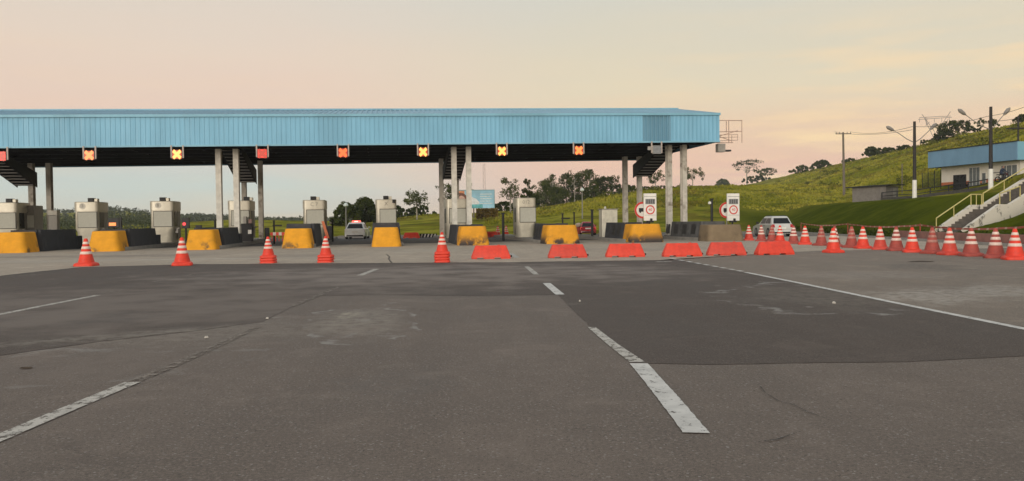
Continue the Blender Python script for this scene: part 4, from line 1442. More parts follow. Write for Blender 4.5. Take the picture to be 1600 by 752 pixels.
# ------------------------------------------------------------------ cars
def car(name, label, loc, rz, paint, W, L, Hh, suv=True, lit=False, beacon=False):
    t = thing(name, label, 'car', loc, rz)
    w = W / 2
    belt = Hh * 0.60
    gr = 0.22
    # lower body, y=0 is the rear bumper, +y the bonnet
    prof = [(0.06, gr + .06), (0.0, gr + .22), (0.02, belt * 0.72), (0.10, belt), (L * 0.72, belt + .01), (L * 0.80, belt - .03), (L * 0.97, belt - .18), (L, gr + .30), (L - .05, gr), (L * 0.85, gr - .04), (0.5, gr - .04)]
    rings = []
    for x, ins in ((-w, .05), (-w + .05, 0.0), (w - .05, 0.0), (w, .05)):
        cy, cz = L / 2, (belt + gr) / 2
        rings.append([(x, cy + (y - cy) * (1 - ins * .5), cz + (z - cz) * (1 - ins)) for y, z in prof])
    MB().loops(rings).build('body', paint, t, smooth=30)
    # cabin
    r0, r1 = (0.12, 0.52) if suv else (0.12, 0.70)
    f0, f1 = L * 0.70, L * 0.52
    wt = w - (.21 if suv else .25)
    cab = MB()
    zt = Hh
    cab.rrect([(-w + .05, w - .05, r0, f0, belt - .02, .05), (-wt - .01, wt + .01, r1, f1, zt - .09, .08), (-wt + .05, wt - .05, r1 + .08, f1 - .10, zt - .01, .12), (-wt + .2, wt - .2, r1 + .3, f1 - .3, zt, .12)], n=4)
    cab.build('cabin', paint, t, smooth=50)
    # glass
    lerp = lambda a, b_, f: a + (b_ - a) * f
    fa, fb = 0.14, 0.90
    zz = lambda f: lerp(belt - .02, zt - .09, f)
    ry = lambda f: lerp(r0, r1, f) - .012
    xw = lambda f: lerp(w - .05, wt + .01, f)
    MB().add([(-xw(fa) + .10, ry(fa), zz(fa)), (xw(fa) - .10, ry(fa), zz(fa)), (xw(fb) - .10, ry(fb), zz(fb)), (-xw(fb) + .10, ry(fb), zz(fb))], [(0, 1, 2, 3)]).build('rear_window', m_glass, t)
    fy = lambda f: lerp(f0, f1, f) + .012
    MB().add([(-xw(fa) + .10, fy(fa), zz(fa)), (xw(fa) - .10, fy(fa), zz(fa)), (xw(fb) - .10, fy(fb), zz(fb)), (-xw(fb) + .10, fy(fb), zz(fb))], [(3, 2, 1, 0)]).build('windscreen', m_glass, t)
    for sx in (-1, 1):
        a0, a1 = r0 + .35, f0 - .25
        b0, b1 = r1 + .22, f1 - .08
        mid0, mid1 = lerp(a0, a1, .5), lerp(b0, b1, .5)
        for (q0, q1, s0, s1) in ((a0, mid0 - .05, b0, mid1 - .05), (mid0 + .05, a1, mid1 + .05, b1)):
            e = lambda f: sx * (xw(f) + .012)
            MB().add([(e(fa), lerp(q0, s0, fa), zz(fa)), (e(fa), lerp(q1, s1, fa), zz(fa)), (e(fb), lerp(q1, s1, fb), zz(fb)), (e(fb), lerp(q0, s0, fb), zz(fb))], [(0, 1, 2, 3)]).build('side_window', m_glass, t)
        h_ = MB().box(sx * (w + .005) - .02, sx * (w + .005) + .02, L * .36, L * .40, belt * .86, belt * .90)
        h_.build('door_handle', m_dark, t)
        MB().rrect([(sx * (w + .09) - .1, sx * (w + .09) + .1, f0 - .22, f0 - .12, belt + .03, .03), (sx * (w + .09) - .09, sx * (w + .09) + .09, f0 - .22, f0 - .12, belt + .19, .03)], n=2).build('mirror', m_dark if suv else paint, t)
        zl0, zl1 = (belt * .74, belt * 1.0) if suv else (belt * .70, belt * .95)
        MB().add([(sx * (w - .02), -.012 + .035, zl0), (sx * (w - .24), -.012 + .035, zl0), (sx * (w - .22), .085, zl1), (sx * (w - .04), .085, zl1), ], [(0, 1, 2, 3)]).build('tail_light', e_taillit if lit else m_tail, t)
        for yy in (L * .19, L * .80):
            wh = MB()
            rad = .33 if suv else .30
            n = 20
            ring = lambda x, r: [(x, yy + r * math.cos(2 * math.pi * k / n), rad + r * math.sin(2 * math.pi * k / n)) for k in range(n)]
            wh.loops([ring(sx * (w - .18), rad), ring(sx * (w + .01), rad), ring(sx * (w + .022), rad * .9), ring(sx * (w + .015), rad * .64)])
            wo_ = wh.build('wheel', m_tyre, t, smooth=40)
            MB().loops([ring(sx * (w + .016), rad * .60), ring(sx * (w + .02), rad * .2)]).build('rim', m_rim, wo_)
    MB().box(-.26, .26, -.02, -.004, gr + .34, gr + .46).build('number_plate', m_white, t)
    q = MB().rrect([(-w + .06, w - .06, -.06, .12, gr - .02, .05), (-w + .04, w - .04, -.08, .12, gr + .2, .05), (-w + .06, w - .06, -.05, .12, gr + .25, .05)], n=3)
    rb_ = q.build('rear_bumper', paint, t, smooth=40)
    MB().box(-w + .16, w - .16, -.092, -.081, gr + .02, gr + .13).build('bumper_strip', m_dark, rb_)
    if suv:
        for sx in (-1, 1):
            MB().tube([(sx * (wt - .08), r1 + .3, zt + .04), (sx * (wt - .08), f1 - .3, zt + .04)], .022, 6).build('roof_rail', m_dark, t)
    if beacon:
        bb = MB().rrect([(-.40, .40, 1.15, 1.42, zt + .005, .08), (-.36, .36, 1.17, 1.40, zt + .15, .10)], n=3).build('light_bar', e_beacon, t)
        MB().box(-.16, .16, 1.13, 1.148, zt + .02, zt + .12).build('beacon_core', e_beacon_c, bb)
    return t


car('parked_car', 'silver estate car behind the cones at the right road edge', (22.15, 61.0, 0), 0.0, m_silver, 1.62, 4.5, 1.52)
pc = at_ground(554.5, 373.9)
car('police_car', 'white police car with red roof lights driving away through a lane', pc, R(2), m_whitecar, 1.74, 4.2, 1.45, suv=False, beacon=True)
rc = at_ground(919, 367.6)
car('red_car', 'small red car with lit tail lights beyond the dark post', rc, R(-4), m_redcar, 1.5, 3.8, 1.25, suv=False, lit=True)

# ------------------------------------------------------------------ right verge: low wall, tape, stairs, office, shed
def wall_prof(name, label, cat, y0, y1, off, h, wd, mat, n=8):
    b = MB()
    rings = []
    for k in range(n + 1):
        y = y0 + (y1 - y0) * k / n
        x = edge_x(y) + off
        rings.append([(x - wd / 2, y, -0.05), (x + wd / 2, y, -0.05), (x + wd * .35, y, h), (x - wd * .35, y, h)])
    b.loops(rings)
    return tag(b.build(name, mat), label, cat)


m_redwall = M('faded_red_wall', (0.27, 0.125, 0.10), 0.85, var=0.25, scale=1.2, dirt=(0.10, 0.07, 0.055), dirt_amt=0.6, bump=0.2)
wall_prof('low_wall', 'low faded red wall along the verge behind the right cones', 'wall', 28.0, 50.0, 0.35, 0.52, 0.35, m_redwall)
o = wall_prof('kerb', None, None, -10, 96.0, 0.0, 0.13, 0.30, m_conc, 24)
tag(o, kind='structure')

m_tape = NT('red_white_tape')
w_ = m_tape.n.new('ShaderNodeTexWave')
w_.inputs['Scale'].default_value = 0.35
w_.bands_direction = 'Y'
m_tape.l.new(m_tape.tc, w_.inputs[0])
m_tape.set(color=m_tape.mix(m_tape.rng(w_.outputs[0], 0.84, 0.90), (0.30, 0.060, 0.035), (0.42, 0.28, 0.21)), rough=0.5)
m_tape = m_tape.m
tp = thing('barrier_tape', 'sagging red and white barrier tape on stakes along the verge', 'barrier tape', (edge_x(25) + 0.9, 25.0, 0), 0)
spx = [25.0, 36.0, 48.2, 62.0, 76.0]
b = MB()
segs = []
for a_, c_ in zip(spx[:-1], spx[1:]):
    for k in range(10):
        f = k / 10
        y = a_ + (c_ - a_) * f
        segs.append((edge_x(y) + 0.9, y, 0.86 - 0.16 * math.sin(math.pi * f) + 0.012 * math.sin(y * 3)))
segs.append((edge_x(76) + 0.9, 76.0, 0.86))
loc = Vector((edge_x(25) + 0.9, 25.0, 0))
rings = []
for i, p in enumerate(segs):
    tw = 0.25 * math.sin(i * 0.6)
    h_ = 0.05
    rings.append([(p[0] - loc.x - h_ * math.sin(tw) - 0.004, p[1] - loc.y, p[2] - h_), (p[0] - loc.x - h_ * math.sin(tw) + 0.004, p[1] - loc.y, p[2] - h_),
                  (p[0] - loc.x + h_ * math.sin(tw) + 0.004, p[1] - loc.y, p[2] + h_), (p[0] - loc.x + h_ * math.sin(tw) - 0.004, p[1] - loc.y, p[2] + h_)])
b.loops(rings)
b.build('tape', m_tape, tp)
for y in spx:
    MB().tube([(edge_x(y) + 0.93 - loc.x, y - loc.y, -0.05), (edge_x(y) + 0.93 - loc.x, y - loc.y, 0.95)], 0.035, 6).build('stake', m_cone_fade, tp)

# stairs up the bank
m_mould = NT('mouldy_white_wall')
n1 = m_mould.noise(1.1, 6, 0.7)
n2 = m_mould.noise(2.5, 6, 0.75, src=m_mould.map((1.5, 1.5, 0.3)))
cc = m_mould.mix(m_mould.rng(m_mould.math('ADD', n1, m_mould.math('MULTIPLY', n2, 0.5)), 0.80, 0.92), (0.60, 0.55, 0.46), (0.05, 0.047, 0.04))
m_mould.set(color=cc, rough=0.9)
m_mould = m_mould.m
SD = Vector((0.92, 0.39, 0)).normalized()
sx0 = at_depth(1467, 355, 55.0)
st = thing('stairs', 'mould-stained white concrete stairs with yellow rails up the bank', 'stairs', (sx0.x + .39 * .97, 55.0 - .92 * .97, 0), math.atan2(SD.y, SD.x))
Wd = 1.7
pro = [(-0.3, 0.12)]
nst = 9
z = 0.35
x = 0.0
steps = []
for k in range(nst):
    steps.append((x, z))
    x += 3.2 / nst
    z += (1.82 - 0.35) / nst
land0, land1 = x, x + 1.1
steps2 = []
x = land1
for k in range(11):
    z += (3.75 - 1.82) / 11
    steps2.append((x, z))
    x += 4.6 / 11
poly = [(-0.02, -0.3)]
for (xx, zz_) in steps:
    poly += [(xx, zz_ - 0.15 if xx == 0 else poly[-1][1]), (xx, zz_)]
poly += [(land0, poly[-1][1]), (land0, 1.82), (land1, 1.82)]
for (xx, zz_) in steps2:
    poly += [(xx, poly[-1][1]), (xx, zz_)]
poly += [(x + 2.0, poly[-1][1]), (x + 2.0, -0.3)]
b = MB()
b.loops([[(xx, -Wd / 2, zz_) for xx, zz_ in poly], [(xx, Wd / 2, zz_) for xx, zz_ in poly]])
b.build('steps', M('dirty_step_concrete', (0.115, 0.10, 0.085), 0.9, var=0.3, dirt=(0.04, 0.035, 0.03), dirt_amt=0.6), st)
topl = [(-0.25, 0.52), (land0, 2.12), (land1, 2.12), (x, 4.02), (x + 2, 4.05)]
for sy in (-1, 1):
    y0, y1 = (Wd / 2 + .002, Wd / 2 + .24) if sy > 0 else (-Wd / 2 - .24, -Wd / 2 - .002)
    pl_ = topl + [(x + 2, -0.3), (-0.25, -0.3)]
    MB().loops([[(xx, y0, zz_) for xx, zz_ in pl_], [(xx, y1, zz_) for xx, zz_ in pl_]]).build('parapet', m_mould, st)


def rail(y, pts, name):
    b = MB()
    b.tube([(p[0], y, p[1] + 0.72) for p in pts], 0.042, 8)
    for p in pts:
        b.tube([(p[0], y, p[1] - 0.05), (p[0], y, p[1] + 0.72)], 0.036, 8)
    for a_, c_ in zip(pts[:-1], pts[1:]):
        mxx, mzz = (a_[0] + c_[0]) / 2, (a_[1] + c_[1]) / 2
        b.tube([(mxx, y, mzz - 0.05), (mxx, y, mzz + 0.72)], 0.03, 6)
    return b.build(name, m_yrail, st)


rail(Wd / 2 + .12, [topl[0], (land0, 2.12), (land1, 2.12)], 'handrail')
rail(Wd / 2 + .12, [(land1 + .15, 2.2), (x, 4.02)], 'handrail')
rail(-Wd / 2 - .12, [(land1 - .9, 2.12), (land1 + 1.2, 2.62)], 'handrail')


# office block on the bank
def plane_hit(px, py, org, rz):
    d = ray(px, py)
    c = Vector((0, 0, CAM_H)) - org
    ex, ey = Vector((math.cos(rz), math.sin(rz), 0)), Vector((-math.sin(rz), math.cos(rz), 0))
    k = -c.dot(ey) / d.dot(ey)
    P = c + d * k
    return P.dot(ex), P.z


A_, B_ = Vector((54.9, 100.0, 0)), Vector((56.9, 88.0, 0))
orz = math.atan2((B_ - A_).y, (B_ - A_).x)
ez = Vector((-math.sin(orz), math.cos(orz), 0))
Fo = B_ - ez * 1.3                                 # fascia plane stands 1.3 m in front of the wall
off = thing('office_building', 'long low white office with a deep blue fascia on the bank', 'building', (B_.x, B_.y, 0), orz)
fx0, fz0b = plane_hit(1450, 263, Fo, orz)
_, fz0t = plane_hit(1450, 237.5, Fo, orz)
fx1, fz1b = plane_hit(1589, 249.5, Fo, orz)
_, fz1t = plane_hit(1589, 221.5, Fo, orz)
BT, BB = (fz0t + fz1t) / 2, (fz0b + fz1b) / 2
base = tz(B_.x, B_.y) - 0.5
ZB = 4.1
b = MB()
wx0, _ = plane_hit(1471, 280, B_, orz)
wx1, _ = plane_hit(1594, 270, B_, orz)
b.box(wx0, wx1, 0.0, 9.0, base, BB + 0.3)
b.build('wall', m_bwall, off)
MB().box(wx0 - 0.01, wx1 + 0.012, -0.014, 9.0, base, 5.38).build('painted_dado', m_orange_wall, off)
MB().box(fx0, fx1, -1.3, -1.2, BB, BT).build('front_fascia', m_blue_bld, off)
MB().box(fx1 - 0.1, fx1 + 0.006, -1.196, 10.5, BB, BT).build('end_fascia', m_blue_trim, off)  # lighter blue on this end paints its lit face into the colour
MB().box(fx0, fx0 + 0.1, -1.196, 10.5, BB, BT).build('end_fascia', m_blue_bld, off)
MB().box(fx0 + .11, fx1 - .11, -1.19, 10.4, BB + 0.05, BB + 0.2).build('soffit', m_dark, off)
MB().box(fx0 - 0.05, fx1 + 0.05, -1.38, -1.15, BT, BT + 0.09).build('roof_edge', m_dark, off)
MB().box(fx0 + .1, fx1 - .1, -1.14, 10.5, BT - 0.3, BT - 0.1).build('roof', m_dark, off)


def opening(p0, p1, name, gm, y_top, y_bot, mull=1):
    xa, zt_ = plane_hit(p0, y_top, B_, orz)
    xb, zb_ = plane_hit(p1, y_bot, B_, orz)
    lo, hi = min(zt_, zb_), max(zt_, zb_)
    f = MB().box(xa, xb, -0.05, -0.016, lo, hi).build(name, m_white if gm is m_glass_lt else m_dark, off)
    for k in range(mull):
        q = MB().box(xa + (xb - xa) * (k + .06) / mull, xa + (xb - xa) * (k + .94) / mull, -0.062, -0.051, lo + 0.06, hi - 0.06)
        q.build('pane', gm, f)


opening(1490, 1510, 'door', m_glass, 274, 297, 2)
opening(1515, 1531.5, 'window', m_glass_lt, 262, 296, 3)
opening(1535, 1541, 'door', m_glass_lt, 270, 297, 1)
opening(1565, 1590, 'window', m_glass_lt, 259, 286, 3)
xa, za = plane_hit(1551, 270, B_, orz)
MB().box(xa, xa + 1.4, -0.05, -0.016, za - .08, za + .03).build('wall_sign', m_steel_dk, off)

# dark rail along the car park edge
r0_, r1_ = at_depth(1378, 296, 104), at_depth(1546, 298, 84.5)
rl = thing('parking_rail', 'dark low rail along the car park in front of the office', 'railing', (r0_.x, r0_.y, tz(r0_.x, r0_.y)), 0)
b = MB()
pts = []
for k in range(13):
    f = k / 12
    xx, yy = r0_.x + (r1_.x - r0_.x) * f, r0_.y + (r1_.y - r0_.y) * f
    g = tz(xx, yy) - tz(r0_.x, r0_.y)
    pts.append((xx - r0_.x, yy - r0_.y, g))
b.tube([(p[0], p[1], p[2] + 1.0) for p in pts], 0.06, 6)
b.tube([(p[0], p[1], p[2] + 0.55) for p in pts], 0.05, 6)
b.build('rails', m_dark, rl)
for p in pts[::2]:
    MB().tube([(p[0], p[1], p[2] - 0.1), (p[0], p[1], p[2] + 1.05)], 0.07, 6).build('post', m_dark, rl)
b = MB()
b.loops([[(p[0] - .12, p[1], p[2] - .2), (p[0] + .12, p[1], p[2] - .2), (p[0] + .12, p[1], p[2] + .32), (p[0] - .12, p[1], p[2] + .32)] for p in pts])
b.build('plinth', M('dark_stone_plinth', (0.075, 0.068, 0.06), 0.9, var=0.3), rl)

# wire fence left of the office
f0, f1 = at_depth(1441, 280, 108), at_depth(1470, 280, 101)
fz = tz(f0.x, f0.y)
wf = thing('wire_fence', 'dark wire fence with posts left of the office', 'fence', (f0.x, f0.y, fz), 0)
for k in range(4):
    f = k / 3
    xx, yy = (f1.x - f0.x) * f, (f1.y - f0.y) * f
    MB().tube([(xx, yy, -0.2), (xx, yy, 2.2)], 0.05, 6).build('post', m_dark, wf)
b = MB()
for k in range(12):
    zz_ = 0.15 + k * 0.17
    b.tube([(0, 0, zz_), (f1.x - f0.x, f1.y - f0.y, zz_)], 0.010, 4)
for k in range(40):
    f = k / 39
    b.tube([((f1.x - f0.x) * f, (f1.y - f0.y) * f, 0.15), ((f1.x - f0.x) * f, (f1.y - f0.y) * f, 2.05)], 0.008, 4)
b.build('mesh', M('green_wire', (0.035, 0.05, 0.03), 0.7), wf)
p = at_depth(1409.5, 290, 112)
g = tz(p.x, p.y)
tag(MB().tube([(0, 0, -0.3), (0, 0, 4.2)], 0.07, 8).build('post', m_wood, loc=(p.x, p.y, g)), 'thin wooden post behind the right end of the grey shed', 'post')

# grey shed
sc_ = at_depth(1384, 314.5, 104.0)
gz_ = tz(sc_.x, sc_.y)
sh = thing('shed', 'low grey block shed with a black overhanging roof on the bank', 'shed', (sc_.x, sc_.y, gz_ - 0.15), R(45))
MB().box(0, 4.6, 0, 4.2, -0.6, 2.0).build('wall', m_brick, sh)
q = MB()
q.add([(-0.5, -0.5, 1.98), (5.6, -0.5, 2.16), (5.6, 4.9, 2.12), (-0.5, 4.9, 1.82), (-0.5, -0.5, 2.14), (5.6, -0.5, 2.32), (5.6, 4.9, 2.28), (-0.5, 4.9, 1.98)],
      [(0, 3, 2, 1), (4, 5, 6, 7), (0, 1, 5, 4), (1, 2, 6, 5), (2, 3, 7, 6), (3, 0, 4, 7)])
q.build('roof', m_black, sh)
MB().box(2.7, 3.9, -0.03, -0.002, 0.1, 1.75).build('door', m_steel_dk, sh)

# lighting columns
m_head = M('lamp_head_grey', (0.22, 0.20, 0.18), 0.5, var=0.15)


def lamp_column(pxb, pyb, pxt, pyt, Y, arms, label):
    bq, tq = at_depth(pxb, pyb, Y), at_depth(pxt, pyt, Y)
    g = tz(bq.x, Y)
    t = thing('lamp_column', label, 'street lamp', (bq.x, Y, g), 0, 'two armed lamp columns on the bank')
    ht = tq.z - g
    MB().tube([(0, 0, -0.2), (0, 0, ht)], [0.21, 0.14], 10).build('pole', m_pole, t, smooth=40)
    MB().tube([(0, 0, -0.2), (0, 0, 2.0)], [0.245, 0.225], 10).build('white_base', m_white, t, smooth=40)
    for (jx, jy, mx, my, hx, hy) in arms:
        P = [at_depth(a_, c_, Y) - Vector((bq.x, Y, g)) for a_, c_ in ((jx, jy), (mx, my), (hx, hy))]
        P[0].x = 0.0
        ar = MB().tube([P[0], P[1] * .5 + P[0] * .5 + Vector((0, 0, -.1)), P[1], P[2]], [0.05, 0.045, 0.04, 0.035], 6).build('arm', m_head, t, smooth=40)
        d = (P[2] - P[1]).normalized()
        e0 = P[2] - d * 0.1
        MB().tube([e0, e0 + d * .25, e0 + d * .75, e0 + d * 1.0], [.06, .17, .20, .07], 10).build('lamp_head', m_head, ar, smooth=60)
    return t


lamp_column(1429, 309, 1425.5, 190, 90.0, [(1427, 223, 1405, 209, 1396, 204), (1427, 223, 1448, 208, 1454, 202)], 'left two armed street lamp beside the grey shed')
lamp_column(1548, 305, 1542, 167, 83.0, [(1544, 203, 1520, 188, 1508, 179), (1544, 203, 1562, 187, 1569, 179)], 'right two armed street lamp in front of the office')

# utility pole with crossarm
Y_ = 141.0
bq, tq = at_depth(1319, 308, Y_), at_depth(1316, 207, Y_)
g = tz(bq.x, Y_)
up = thing('utility_pole', 'brown wooden utility pole with a crossarm on the hill', 'utility pole', (bq.x, Y_, g), 0)
ht = tq.z - g
MB().tube([(0, 0, -0.4), (-0.15, 0, ht)], [0.24, 0.17], 8).build('pole', m_wood, up, smooth=40)
MB().box(-1.45, 1.25, -0.06, 0.06, ht - 0.32, ht - 0.18).build('crossarm', m_wood, up)
for xx in (-1.35, -0.75, 0.55, 1.15):
    MB().lathe([(.05, 0), (.09, .06), (.05, .22), (.02, .26)], 8, (xx, 0, ht - 0.18)).build('insulator', m_palebark, up)

# dark lamp post above the office roof
bq = at_depth(1591, 215, 112.0)
g = tz(bq.x, 112.0)
t = thing('yard_lamp', 'dark post with a flat lamp bar above the office roof', 'street lamp', (bq.x, 112, g), 0)
hz_ = at_depth(1591, 181, 112).z - g
MB().tube([(0, 0, -.3), (0, 0, hz_)], [.14, .10], 8).build('pole', m_pole, t)
hb = at_depth(1591, 201, 112).z - g
MB().box(-1.6, 1.2, -.2, .2, hb - .08, hb + .08).build('lamp_bar', m_pole, t)

# overhead wires
b = MB()


def wire(p, q, sag, r=0.022):
    P = [p + (q - p) * (k / 12) - Vector((0, 0, 4 * sag * (k / 12) * (1 - k / 12))) for k in range(13)]
    b.tube(P, r, 4)


u0, u1 = at_depth(1304, 206, 141), at_depth(1328, 206, 141)
l1, l2 = at_depth(1425.5, 198, 90), at_depth(1542, 182, 83)
wire(u1, l1, 0.5)
wire(u0, at_depth(1425.5, 203, 90), 0.5)
wire(l1, l2, 0.35)
wire(l2, at_depth(1640, 150, 75), 0.3)
wire(at_depth(1542, 190, 83), at_depth(1640, 170, 75), 0.3)
tag(b.build('power_line', m_wire), 'thin overhead wires from the utility pole to the street lamps', 'power line')

# lattice pylon beyond the hill
Yp = 420.0
kp = Yp / 1300
pc_ = at_depth(1462, 235, Yp)
py_ = thing('pylon', 'pale lattice transmission pylon behind the hilltop trees', 'pylon', (pc_.x, Yp, pc_.z - 6), 0)
pp = lambda px, py: ((px - 1462) * kp, 0, 6 + (235 - py) * kp)
b = MB()
for a_, c_ in (((1456, 240), (1461, 206)), ((1470, 240), (1464, 206)), ((1458, 228), (1468, 215)), ((1468, 228), (1459, 215)), ((1460, 205), (1440, 178)), ((1458, 214), (1444, 184)), ((1464, 205), (1486, 174)),
               ((1466, 214), (1482, 186)), ((1446, 182), (1447, 196)), ((1452, 190), (1446, 196)), ((1472, 192), (1479, 198)), ((1434, 186), (1488, 183)), ((1436, 183), (1486, 181))):
    b.tube([pp(*a_), pp(*c_)], 0.16, 5)
b.build('lattice', m_pylon, py_)
b = MB()
for k in range(5):
    xx = pp(1436 + k * 12, 184)
    b.tube([xx, (xx[0], 0, xx[2] - 2.2)], 0.13, 5)
b.build('insulator_strings', m_pylon, py_)

# cell mast far away
Yp = 420.0
p0, p1 = at_depth(757, 318, Yp), at_depth(757, 256, Yp)
ms = thing('radio_mast', 'faint lattice radio mast rising behind the billboard', 'mast', (p0.x, Yp, tz(p0.x, Yp)), 0)
hm = p1.z - tz(p0.x, Yp)
b = MB()
for sx in (-1, 1):
    b.tube([(sx * .65, 0, 0), (sx * .45, 0, hm)], 0.09, 5)
for k in range(16):
    z0, z1 = hm * k / 16, hm * (k + 1) / 16
    s_ = -1 if k % 2 else 1
    b.tube([(s_ * .6, 0, z0), (-s_ * .6, 0, z1)], 0.06, 4)
b.build('lattice', M('faded_red_white_mast', (0.34, 0.25, 0.23), 0.6), ms)

# billboard beyond the plaza
Yb = 150.0
c0, c1 = at_depth(708, 326, Yb), at_depth(772, 297.5, Yb)
gb = tz((c0.x + c1.x) / 2, Yb)
bb = thing('billboard', 'wide billboard with a blue sky picture behind the middle columns', 'billboard', (c0.x, Yb, gb), 0)
bw, bz0, bz1 = c1.x - c0.x, c0.z - gb, c1.z - gb
MB().box(0, bw, 0, 0.2, bz0, bz1).build('panel', M('billboard_blue', (0.28, 0.50, 0.62), 0.6, var=0.3, scale=0.35), bb)
fr = MB()
fr.box(-.08, bw + .08, -.03, .25, bz1 + .002, bz1 + .12)
fr.box(bw + .002, bw + .1, -.03, .25, bz0, bz1)
fr.build('frame', M('teal_frame', (0.12, 0.25, 0.27), 0.6), bb)
hh = bz1 - bz0
MB().box(.02, bw * .28, -.012, -.002, bz0 + .03, bz1 - .03).build('orange_patch', M('ad_orange', (0.52, 0.20, 0.09), 0.6, var=0.35, scale=1.2), bb)
q = MB().disc_y((bw * .19, -.020, bz0 + hh * .52), hh * .36, .007, 20)
q.build('dark_oval', M('ad_brown', (0.13, 0.05, 0.03), 0.6, var=0.3), bb)
q = MB().disc_y((bw * .20, -.028, bz0 + hh * .50), hh * .21, .007, 20)
q.build('pale_oval', M('ad_pink', (0.48, 0.30, 0.24), 0.6, var=0.2), bb)
q = MB()
for cx_, cz_, r_ in ((.44, .42, .22), (.52, .36, .20), (.36, .34, .17), (.58, .30, .14)):
    q.disc_y((bw * cx_, -.012 - cx_ * .012, bz0 + hh * cz_), hh * r_, .004, 18)
q.build('cloud_shape', M('ad_cloud', (0.58, 0.60, 0.60), 0.6, var=0.2), bb)
MB().box(bw * .30, bw * .72, -.026, -.021, bz0 + .03, bz0 + hh * .22).build('teal_strip', M('ad_teal', (0.10, 0.34, 0.36), 0.6, var=0.4, scale=1.5), bb)
q = MB()
for k in range(5):
    q.box(bw * .66, bw * (.95 - .05 * (k % 2)), -.012, -.004, bz0 + hh * (.25 + .13 * k), bz0 + hh * (.29 + .13 * k))
q.build('pale_lines', M('ad_lettering', (0.55, 0.60, 0.58), 0.6, var=0.3, scale=3), bb)
for f in (.12, .5, .9):
    MB().tube([(bw * f, .3, -.3), (bw * f, .3, bz1 - .2)], .12, 6).build('post', m_wood, bb)

# small street lamps beyond the plaza
for px, yt, yb, Yl, lb in ((541, 322, 361, 100.0, 'grey street lamp with pale head left of the police car'), (910, 298, 346, 120.0, 'thin street lamp with pale head among the far trees on the slope')):
    p0, p1 = at_depth(px, yb, Yl), at_depth(px, yt, Yl)
    g = tz(p0.x, Yl)
    t = thing('street_lamp', lb, 'street lamp', (p0.x, Yl, g), 0)
    MB().tube([(0, 0, -.2), (0, 0, p1.z - g)], [.10, .06], 8).build('pole', m_steel_dk, t)
    MB().lathe([(.05, -.15), (.30, 0), (.28, .22), (.05, .4)], 12, (0, 0, p1.z - g)).build('lamp_head', M('pale_lamp_glass', (0.55, 0.60, 0.56), 0.3), t, smooth=50)

# motorcycle and rider by the office window
mp_ = at_depth(1568, 288, 85.6)
g = tz(mp_.x, mp_.y)
hz0 = max(g, mp_.z - 0.1)
mc = thing('motorcycle', 'dark red motorcycle parked by the office window', 'motorcycle', (mp_.x, mp_.y, hz0), 0)
m_mcred = M('dark_maroon_paint', (0.07, 0.015, 0.015), 0.4)
for xx in (-.62, .68):
    n = 18
    rg = lambda y_, r_: [(xx + r_ * math.cos(2 * math.pi * k / n), y_, .31 + r_ * math.sin(2 * math.pi * k / n)) for k in range(n)]
    MB().loops([rg(-.05, .22), rg(-.05, .31), rg(.05, .31), rg(.05, .22), rg(-.05, .22)], cap=False).build('wheel', m_tyre, mc)
b = MB()
b.tube([(-.62, 0, .31), (-.1, 0, .45), (.3, 0, .5)], .05, 6)
b.tube([(.68, 0, .31), (.45, 0, .98)], .045, 6)
b.tube([(-.62, 0, .31), (-.45, 0, .75), (.42, 0, .8)], .04, 6)
b.rrect([(-.2, .3, -.14, .14, .22, .08), (-.2, .3, -.14, .14, .5, .08)])
b.build('frame', m_dark, mc)
MB().rrect([(-.05, .42, -.14, .14, .74, .1), (-.02, .40, -.16, .16, .88, .12), (.05, .34, -.1, .1, .97, .08)]).build('tank', m_mcred, mc, smooth=50)
MB().rrect([(-.75, .0, -.13, .13, .74, .08), (-.72, .0, -.14, .14, .84, .08)]).build('seat', m_black, mc, smooth=50)
MB().tube([(.42, -.36, 1.05), (.45, 0, 1.0), (.42, .36, 1.05)], .02, 6).build('handlebar', m_dark, mc)
MB().disc_y((0, 0, 0), .09, .1, 14).build('headlight', m_glass_lt, mc, loc=(.56, 0, .9), rot=(0, 0, R(90)))


def skin_person(name, label, joints, edges, rad, mat_body, loc, rz, clothes):
    me = bpy.data.meshes.new(name)
    me.from_pydata(joints, edges, [])
    o = bpy.data.objects.new(name, me)
    col.objects.link(o)
    md = o.modifiers.new('skin', 'SKIN')
    for i, r_ in enumerate(rad):
        sv = me.skin_vertices[0].data[i]
        sv.radius = (r_, r_)
        sv.use_root = (i == 0)
    o.modifiers.new('sub', 'SUBSURF').levels = 2
    dg = bpy.context.evaluated_depsgraph_get()
    m2 = bpy.data.meshes.new_from_object(o.evaluated_get(dg))
    bpy.data.objects.remove(o)
    m2.name = name
    m2.materials.clear()
    for m_ in mat_body:
        m2.materials.append(m_)
    for p_ in m2.polygons:
        p_.material_index = clothes(p_.center)
        p_.use_smooth = True
    o = bpy.data.objects.new(name, m2)
    col.objects.link(o)
    o.location = loc
    o.rotation_euler = (0, 0, rz)
    return tag(o, label, 'person')


